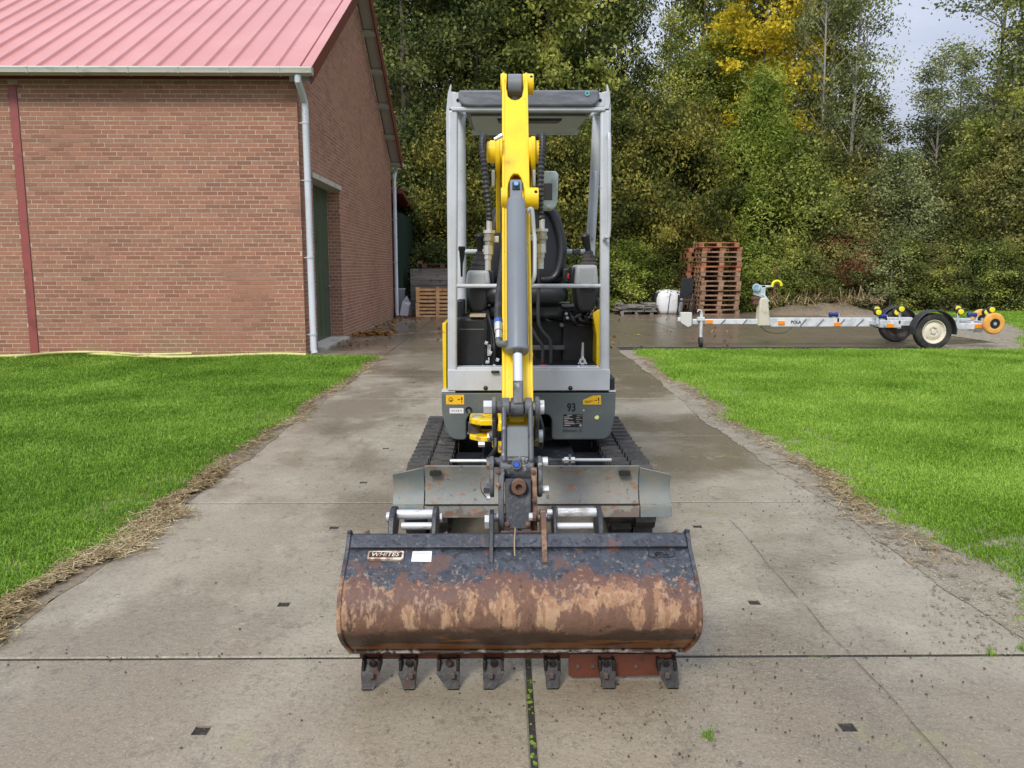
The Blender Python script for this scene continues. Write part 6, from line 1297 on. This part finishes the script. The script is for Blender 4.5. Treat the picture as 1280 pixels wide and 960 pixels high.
# ================================================================== TREES
def crown(seed, H, z0, R, prof, ncl, nl, size, sig, name='crown', droop=0.0, asp=.62):
    r = np.random.default_rng(seed); V = []; z = z0 + (H - z0) * r.uniform(0, 1, ncl) ** .95
    rad = np.interp((z - z0) / (H - z0), [p[0] for p in prof], [p[1] for p in prof]) * R
    a = r.uniform(0, 6.283, ncl); d = rad * np.sqrt(r.uniform(.04, 1, ncl))
    C = np.stack([d * np.cos(a), d * np.sin(a), z], 1); per = np.maximum(3, (nl / ncl * r.uniform(.4, 1.7, ncl)).astype(int))
    idx = np.repeat(np.arange(ncl), per); n = len(idx); sg = sig * r.uniform(.6, 1.4, ncl)[idx]
    c = C[idx] + r.normal(0, 1, (n, 3)) * np.stack([sg, sg, sg * (.7 + droop)], 1); c[:, 2] = np.maximum(c[:, 2], .05)
    q = r.normal(0, 1, (n, 3)); q /= np.linalg.norm(q, axis=1)[:, None]; q[:, 2] -= droop; q /= np.linalg.norm(q, axis=1)[:, None]
    t = np.cross(q, r.normal(0, 1, (n, 3))); t /= np.linalg.norm(t, axis=1)[:, None]
    s = size * r.uniform(.6, 1.35, n)[:, None]
    Q = np.stack([c - q * s * .5, c + t * s * asp * .5, c + q * s * .5, c - t * s * asp * .5], 1).reshape(-1, 3)
    me = npmesh(name, Q, np.arange(4 * n).reshape(-1, 4), np.clip(r.uniform(0, 1, ncl)[idx] * .55 + r.uniform(0, 1, n) * .45, 0, 1)); me.materials.append(None)
    return me, C
def wood(seed, H, C, r0, lean=.25, nb=34, bare=0.0):
    rd = random.Random(seed); path = []; x = y = 0
    for i in range(9): t = i / 8; path.append(Vector((lean * math.sin(t * 2.3 + seed) * t, lean * math.cos(t * 1.9 + seed) * t, H * .97 * t)))
    m = MB(); m.tube(path, [r0 * (1 - .9 * i / 8) for i in range(9)], 9); pick = rd.sample(range(len(C)), min(nb, len(C)))
    for k in pick:
        c = Vector(C[k]); h = max(c.z - Vector((c.x, c.y)).length * rd.uniform(.5, 1.1) - .2, H * .06); t = min(h / (H * .97), .97); i = min(int(t * 8), 7); b = path[i].lerp(path[i + 1], t * 8 - i)
        mid = b.lerp(c, .5) + Vector((0, 0, .1)); rr = r0 * .34 * (1 - t * .6); m.tube([b, mid, c], [rr, rr * .6, rr * .15], 5, caps=False)
    return m.mesh('trunk', 60)
ROUND = [(0, .35), (.15, .8), (.4, 1), (.7, .85), (.9, .5), (1, .12)]; CONE = [(0, .7), (.2, 1), (.6, .6), (1, .08)]; COLU = [(0, .6), (.2, .9), (.8, .9), (1, .3)]; BUSH = [(0, .9), (.4, 1), (.8, .8), (1, .3)]
KM = {
 'tall': [crown(11, 16, 2.2, 2.5, ROUND, 210, 30000, .145, .33), crown(12, 17, 1.6, 2.3, COLU, 210, 30000, .145, .32), crown(13, 15, 2.5, 2.8, ROUND, 190, 30000, .15, .35)],
 'sparse': [crown(21, 15, 4.0, 1.7, COLU, 90, 7000, .12, .28), crown(22, 13, 3.0, 1.5, CONE, 80, 6500, .12, .28)],
 'feather': [crown(31, 7.6, .6, 2.0, CONE, 260, 26000, .15, .22, droop=.55, asp=.28)],
 'shrub': [crown(41, 4.6, .1, 1.9, [(0, .9), (.3, 1), (.6, .85), (.85, .5), (1, .15)], 130, 20000, .095, .26), crown(42, 5.6, .2, 1.7, [(0, .9), (.3, 1), (.6, .8), (.85, .4), (1, .1)], 140, 20000, .095, .26), crown(43, 3.0, .05, 1.5, BUSH, 90, 12000, .085, .20)],
 'maple': [crown(51, 15, 4.5, 2.3, ROUND, 150, 22000, .165, .32)]}
HT = {'tall': [16, 17, 15], 'sparse': [15, 13], 'feather': [7.6], 'shrub': [4.6, 5.6, 3.0], 'maple': [15]}
WD = {k: [wood(i * 7 + len(k), HT[k][i], v[1], {'tall': .17, 'sparse': .12, 'feather': .07, 'shrub': .05, 'maple': .15}[k], nb={'tall': 40, 'sparse': 50, 'feather': 40, 'shrub': 24, 'maple': 40}[k]) for i, v in enumerate(vv)] for k, vv in KM.items()}
LM = {
 'dark': leaf_mat('dark_green_leaves', (.020, .036, .012), (.085, .118, .034), (.34, .36, .11), accent=(.30, .25, .05), acc=.97),
 'olive': leaf_mat('olive_leaves', (0.046, 0.063, 0.016), (0.198, 0.239, 0.058), (0.660, 0.660, 0.150), accent=(.42, .30, .05), acc=.93),
 'gold': leaf_mat('golden_leaves', (.12, .14, .02), (.58, .46, .03), (.88, .72, .08)),
 'lime': leaf_mat('lime_leaves', (.055, .085, .014), (.22, .29, .045), (.55, .60, .14)),
 'hazel': leaf_mat('yellowing_hazel_leaves', (.030, .038, .010), (.105, .125, .030), (.48, .42, .09), accent=(.55, .42, .08), acc=.92),
 'orange': leaf_mat('orange_leaves', (0.070, 0.055, 0.015), (0.312, 0.195, 0.046), (0.900, 0.510, 0.105)),
 'rust': leaf_mat('rust_red_leaves', (0.070, 0.035, 0.018), (0.221, 0.098, 0.052), (0.510, 0.240, 0.120)),
 'grey': leaf_mat('grey_green_leaves', (0.045, 0.062, 0.022), (0.182, 0.215, 0.085), (0.540, 0.570, 0.270)),
 'brown': leaf_mat('brownish_green_leaves', (0.035, 0.042, 0.014), (0.150, 0.156, 0.049), (0.480, 0.450, 0.150), accent=(.30, .18, .05), acc=.94)}
def tree(px, Y, kind, v, mat, label, s=1.0, sz=1.0, name='tree', grp='trees beyond the yard', bk_=None, rot=None):
    x = P(px, 330, Y).x; me, _ = KM[kind][v]; cat = 'shrub' if kind == 'shrub' else 'tree'
    r = empty(name, (0, 0, 0), label, cat, grp)
    c = bpy.data.objects.new('crown', me); COL.objects.link(c); c.parent = r; c.material_slots[0].link = 'OBJECT'; c.material_slots[0].material = LM[mat]
    t = bpy.data.objects.new('trunk', WD[kind][v]); COL.objects.link(t); t.parent = r
    if not WD[kind][v].materials: WD[kind][v].materials.append(None)
    t.material_slots[0].link = 'OBJECT'; t.material_slots[0].material = bk_ or bark
    r.location = (x, Y, -.05); r.rotation_euler = (0, 0, random.uniform(0, 6.28) if rot is None else rot); r.scale = (s, s, sz)
    return r
T = 'tree_line'
# tall back row
tall = [(470, 33, 0, 'dark', 'dark green tall tree just right of the barn roof', 1.0, 1.0), (512, 30, 1, 'dark', 'tall dark tree above the green shed', 1.0, 1.0), (552, 34, 2, 'olive', 'tall olive tree behind the left canopy post', 1.0, 1.1),
 (596, 31, 0, 'dark', 'tall dark tree behind the left half of the canopy', 1.0, 1.05), (640, 33, 1, 'dark', 'tall dark tree straight behind the yellow arm', 1.0, 1.0), (690, 31, 2, 'olive', 'tall olive green tree behind the right half of the canopy', 1.0, 1.1),
 (738, 32, 0, 'dark', 'tall dark tree behind the right canopy post', .95, 1.05), (775, 35, 1, 'dark', 'tall dark tree just right of the excavator', .62, 1.0),
 (870, 34, 1, 'olive', 'tall olive tree behind the yellow crowned tree', .7, 1.0), (895, 31, 2, 'lime', 'lime tinted tree left of the yellow crowned tree', .72, .66), (1000, 34, 0, 'brown', 'tall brownish tree right of the yellow crown', .85, 1.0), (1030, 32, 1, 'olive', 'tall olive tree with a pale trunk', .62, .92),
 (1275, 31, 0, 'grey', 'tall grey green tree at the right edge of the photo', .7, .70), (862, 30, 2, 'olive', 'olive green tree above the garden chair', .62, .60)]
for (px, Y, v, m_, lb, s_, sz_) in tall: tree(px, Y, 'tall', v, m_, lb, s_, sz_, bk_=palebark if 'pale' in lb else None)
for (px, Y, v, m_, lb) in ((488, 37, 2, 'dark', 'second row dark tree right of the barn roof'), (575, 38, 0, 'dark', 'second row dark tree above the left canopy corner'), (630, 37.5, 2, 'olive', 'second row olive tree above the arm tip'), (668, 37, 0, 'dark', 'second row dark tree right of the arm tip'), (715, 36.5, 1, 'dark', 'second row dark tree above the right canopy corner'), (888, 37, 0, 'dark', 'second row dark tree behind the yellow crown'), (960, 37, 2, 'brown', 'second row brownish tree behind the yellow crown'), (1240, 37, 2, 'brown', 'second row brownish tree at the upper right')):
    tree(px, Y, 'tall', v, m_, lb, 1.05, 1.12 if px < 1000 else .62)
for (px, Y, v, m_, s_, sz_, lb) in ((1175, 32, 2, 'olive', .7, .46, 'broad olive tree right of the sky gap'), (1285, 33, 1, 'brown', .9, .56, 'broad brownish tree at the right edge'), (1065, 31, 2, 'hazel', .7, .52, 'yellowing broad tree below the nearly bare one')):
    tree(px, Y, 'tall', v, m_, lb, s_, sz_)
tree(905, 32.5, 'maple', 0, 'gold', 'golden tree left of the brighter yellow one', .75, .74)
for (px, Y, v, s_, sz_, lb) in ((1165, 29.5, 0, .75, .62, 'thin airy tree right in the sky gap'), (1252, 29, 1, 1.0, .95, 'airy tree near the right edge'),  (830, 30, 1, .7, .8, 'thin tree above the pallets left side')):
    tree(px, Y, 'sparse', v, 'olive' if px > 1200 or px < 1000 else 'grey', lb, s_, sz_, bk_=palebark)
tree(940, 30, 'maple', 0, 'gold', 'bright yellow leaved tree rising above the lime green tree', .9, .90)
tree(945, 27.5, 'feather', 0, 'lime', 'feathery lime green tree behind the tall pallet stack', 1.15, 1.0)
tree(905, 28.2, 'feather', 0, 'lime', 'smaller feathery green tree left of the lime green one', .8, .72)
for (px, Y, v, s_, sz_, lb) in ((1057, 29, 0, .8, .95, 'slender nearly bare tree with pale trunk left of the sky gap'), (1145, 31, 1, .9, .68, 'slender thinly leaved tree standing in the sky gap'), (1222, 30, 0, 1.15, 1.0, 'tall thin tree with pale trunk at the upper right'), (1020, 28.5, 0, .7, .9, 'thin pale stemmed tree beside the yellow crown'), (1190, 33, 1, .9, .75, 'thin grey tree left of the tall pale trunk')):
    tree(px, Y, 'sparse', v, 'grey', lb, s_, sz_, bk_=palebark)
# lower layer of shrubs closing the bottom of the wood
rowa = [(478, 27.5, 1, 'dark'), (520, 28.5, 1, 'hazel'), (560, 28, 0, 'hazel'), (600, 27.5, 1, 'hazel'), (650, 28, 0, 'dark'), (690, 27.5, 1, 'hazel'), (725, 28.5, 1, 'olive'), (770, 27.3, 1, 'hazel'), (805, 28.2, 1, 'hazel'), (842, 27.2, 0, 'hazel'), (880, 28.5, 0, 'hazel'), (925, 28.5, 0, 'dark'), (985, 27.3, 0, 'olive'),
        (1010, 28.4, 1, 'hazel'), (1045, 27.6, 0, 'brown'), (1080, 28.6, 1, 'brown'), (1115, 27.5, 1, 'grey'), (1150, 28.5, 1, 'brown'), (1185, 27.5, 1, 'brown'), (1220, 28.3, 1, 'olive'), (1252, 27.3, 1, 'brown'), (1290, 28, 1, 'olive'), (1330, 28, 1, 'brown')]
wherea = ['right of the barn corner', 'above the green shed', 'left of the canopy', 'behind the left console', 'behind the arm', 'behind the seat', 'behind the right console', 'right of the canopy post', 'above the board pile', 'above the white bag', 'above the pallet stack', 'right of the pallet stack', 'behind the winch post', 'right of the winch post', 'above the soil mound', 'above the mound right end', 'left of the trailer wheels', 'above the far trailer wheel', 'above the near trailer wheel', 'above the rear rollers', 'above the orange wheels', 'at the right edge', 'just outside the right edge']
adj = {'dark': 'dark green', 'hazel': 'yellowing', 'olive': 'olive green', 'orange': 'orange tinged', 'brown': 'brownish green', 'grey': 'grey green'}
for (px, Y, v, m_), wv in zip(rowa, wherea): tree(px, Y, 'shrub', v, m_, f'{adj[m_]} tall shrub {wv}', (1.05 if px < 1100 else 1.0) * random.uniform(.85, 1.15), (1.15 if px < 900 else .95) * random.uniform(.75, 1.25), name='shrub', grp='tall shrubs at the wood edge')
rowb = [(500, 26.3, 'dark', 'between the shed and the plank boxes'), (790, 26.0, 'lime', 'behind the board pile'), (830, 26.2, 'hazel', 'behind the white bulk bag'), (868, 26.4, 'dark', 'beside the garden chair'), (935, 26.3, 'lime', 'right of the pallets'), (990, 26.3, 'olive', 'behind the brown post'), (1030, 26.2, 'brown', 'behind the soil mound'), (1056, 26.6, 'rust', 'rust red behind the mound'), (1090, 26.2, 'grey', 'left of the grey green post'),
        (1125, 26.3, 'olive', 'right of the grey green post'), (1160, 26.2, 'brown', 'above the mudguards'), (1195, 26.3, 'olive', 'above the yellow rollers'), (1230, 26.4, 'dark', 'beside the right fence post'), (1265, 26.2, 'olive', 'low at the right edge'), (560, 26.0, 'dark', 'behind the plank boxes'), (740, 26.4, 'dark', 'behind the right canopy post')]
for (px, Y, m_, wv) in rowb: tree(px, Y, 'shrub', 2, m_, f"low {'rust red' if m_ == 'rust' else adj.get(m_, 'lime green')} bush {wv.replace('rust red ', '')}", .9, .75 if m_ != 'rust' else .85, name='shrub', grp='low bushes along the fence')
tree(862, 26.9, 'shrub', 2, 'orange', 'orange leaved bush crown left above the pallets', .7, 1.15, name='shrub', grp='low bushes along the fence')
# undergrowth, a mass at the foot of the trees
uc, _ = crown(77, 1.2, .0, 1, [(0, 1), (1, 1)], 10, 10, .1, .1)
n = 26000; ux = RNG.uniform(-6, 21, n); uy = RNG.uniform(25.9, 27.6, n); uz = np.abs(RNG.normal(0, .38, n)) * (1 + .4 * np.sin(ux * 1.7)) + .02
c = np.stack([ux, uy, uz], 1); q = RNG.normal(0, 1, (n, 3)); q /= np.linalg.norm(q, axis=1)[:, None]; t = np.cross(q, RNG.normal(0, 1, (n, 3))); t /= np.linalg.norm(t, axis=1)[:, None]; s_ = (.10 * RNG.uniform(.6, 1.4, n))[:, None]
me = npmesh('undergrowth', np.stack([c - q * s_ * .5, c + t * s_ * .3, c + q * s_ * .5, c - t * s_ * .3], 1).reshape(-1, 3), np.arange(4 * n).reshape(-1, 4), RNG.uniform(0, 1, n)); me.materials.append(LM['olive'])
o = bpy.data.objects.new('undergrowth', me); COL.objects.link(o); tag(o, 'mixed brambles and weeds at the foot of the tree line', 'undergrowth', kind='stuff')
# far wood closing the gaps low down
n = 60000; fx = RNG.uniform(-14, 38, n); fy = RNG.uniform(37, 42, n); top = 6.5 + 1.3 * np.sin(fx * .9) + .9 * np.sin(fx * 2.3 + 1); fz = top * RNG.uniform(0, 1, n) ** .8
c = np.stack([fx, fy, fz], 1); q = RNG.normal(0, 1, (n, 3)); q /= np.linalg.norm(q, axis=1)[:, None]; t = np.cross(q, RNG.normal(0, 1, (n, 3))); t /= np.linalg.norm(t, axis=1)[:, None]; s_ = (.26 * RNG.uniform(.6, 1.4, n))[:, None]
me = npmesh('distant_wood', np.stack([c - q * s_ * .5, c + t * s_ * .35, c + q * s_ * .5, c - t * s_ * .35], 1).reshape(-1, 3), np.arange(4 * n).reshape(-1, 4), RNG.uniform(0, 1, n)); me.materials.append(LM['brown'])
o = bpy.data.objects.new('distant_wood', me); COL.objects.link(o); tag(o, 'dark mass of woodland further back behind the tree line', 'wood', kind='stuff')
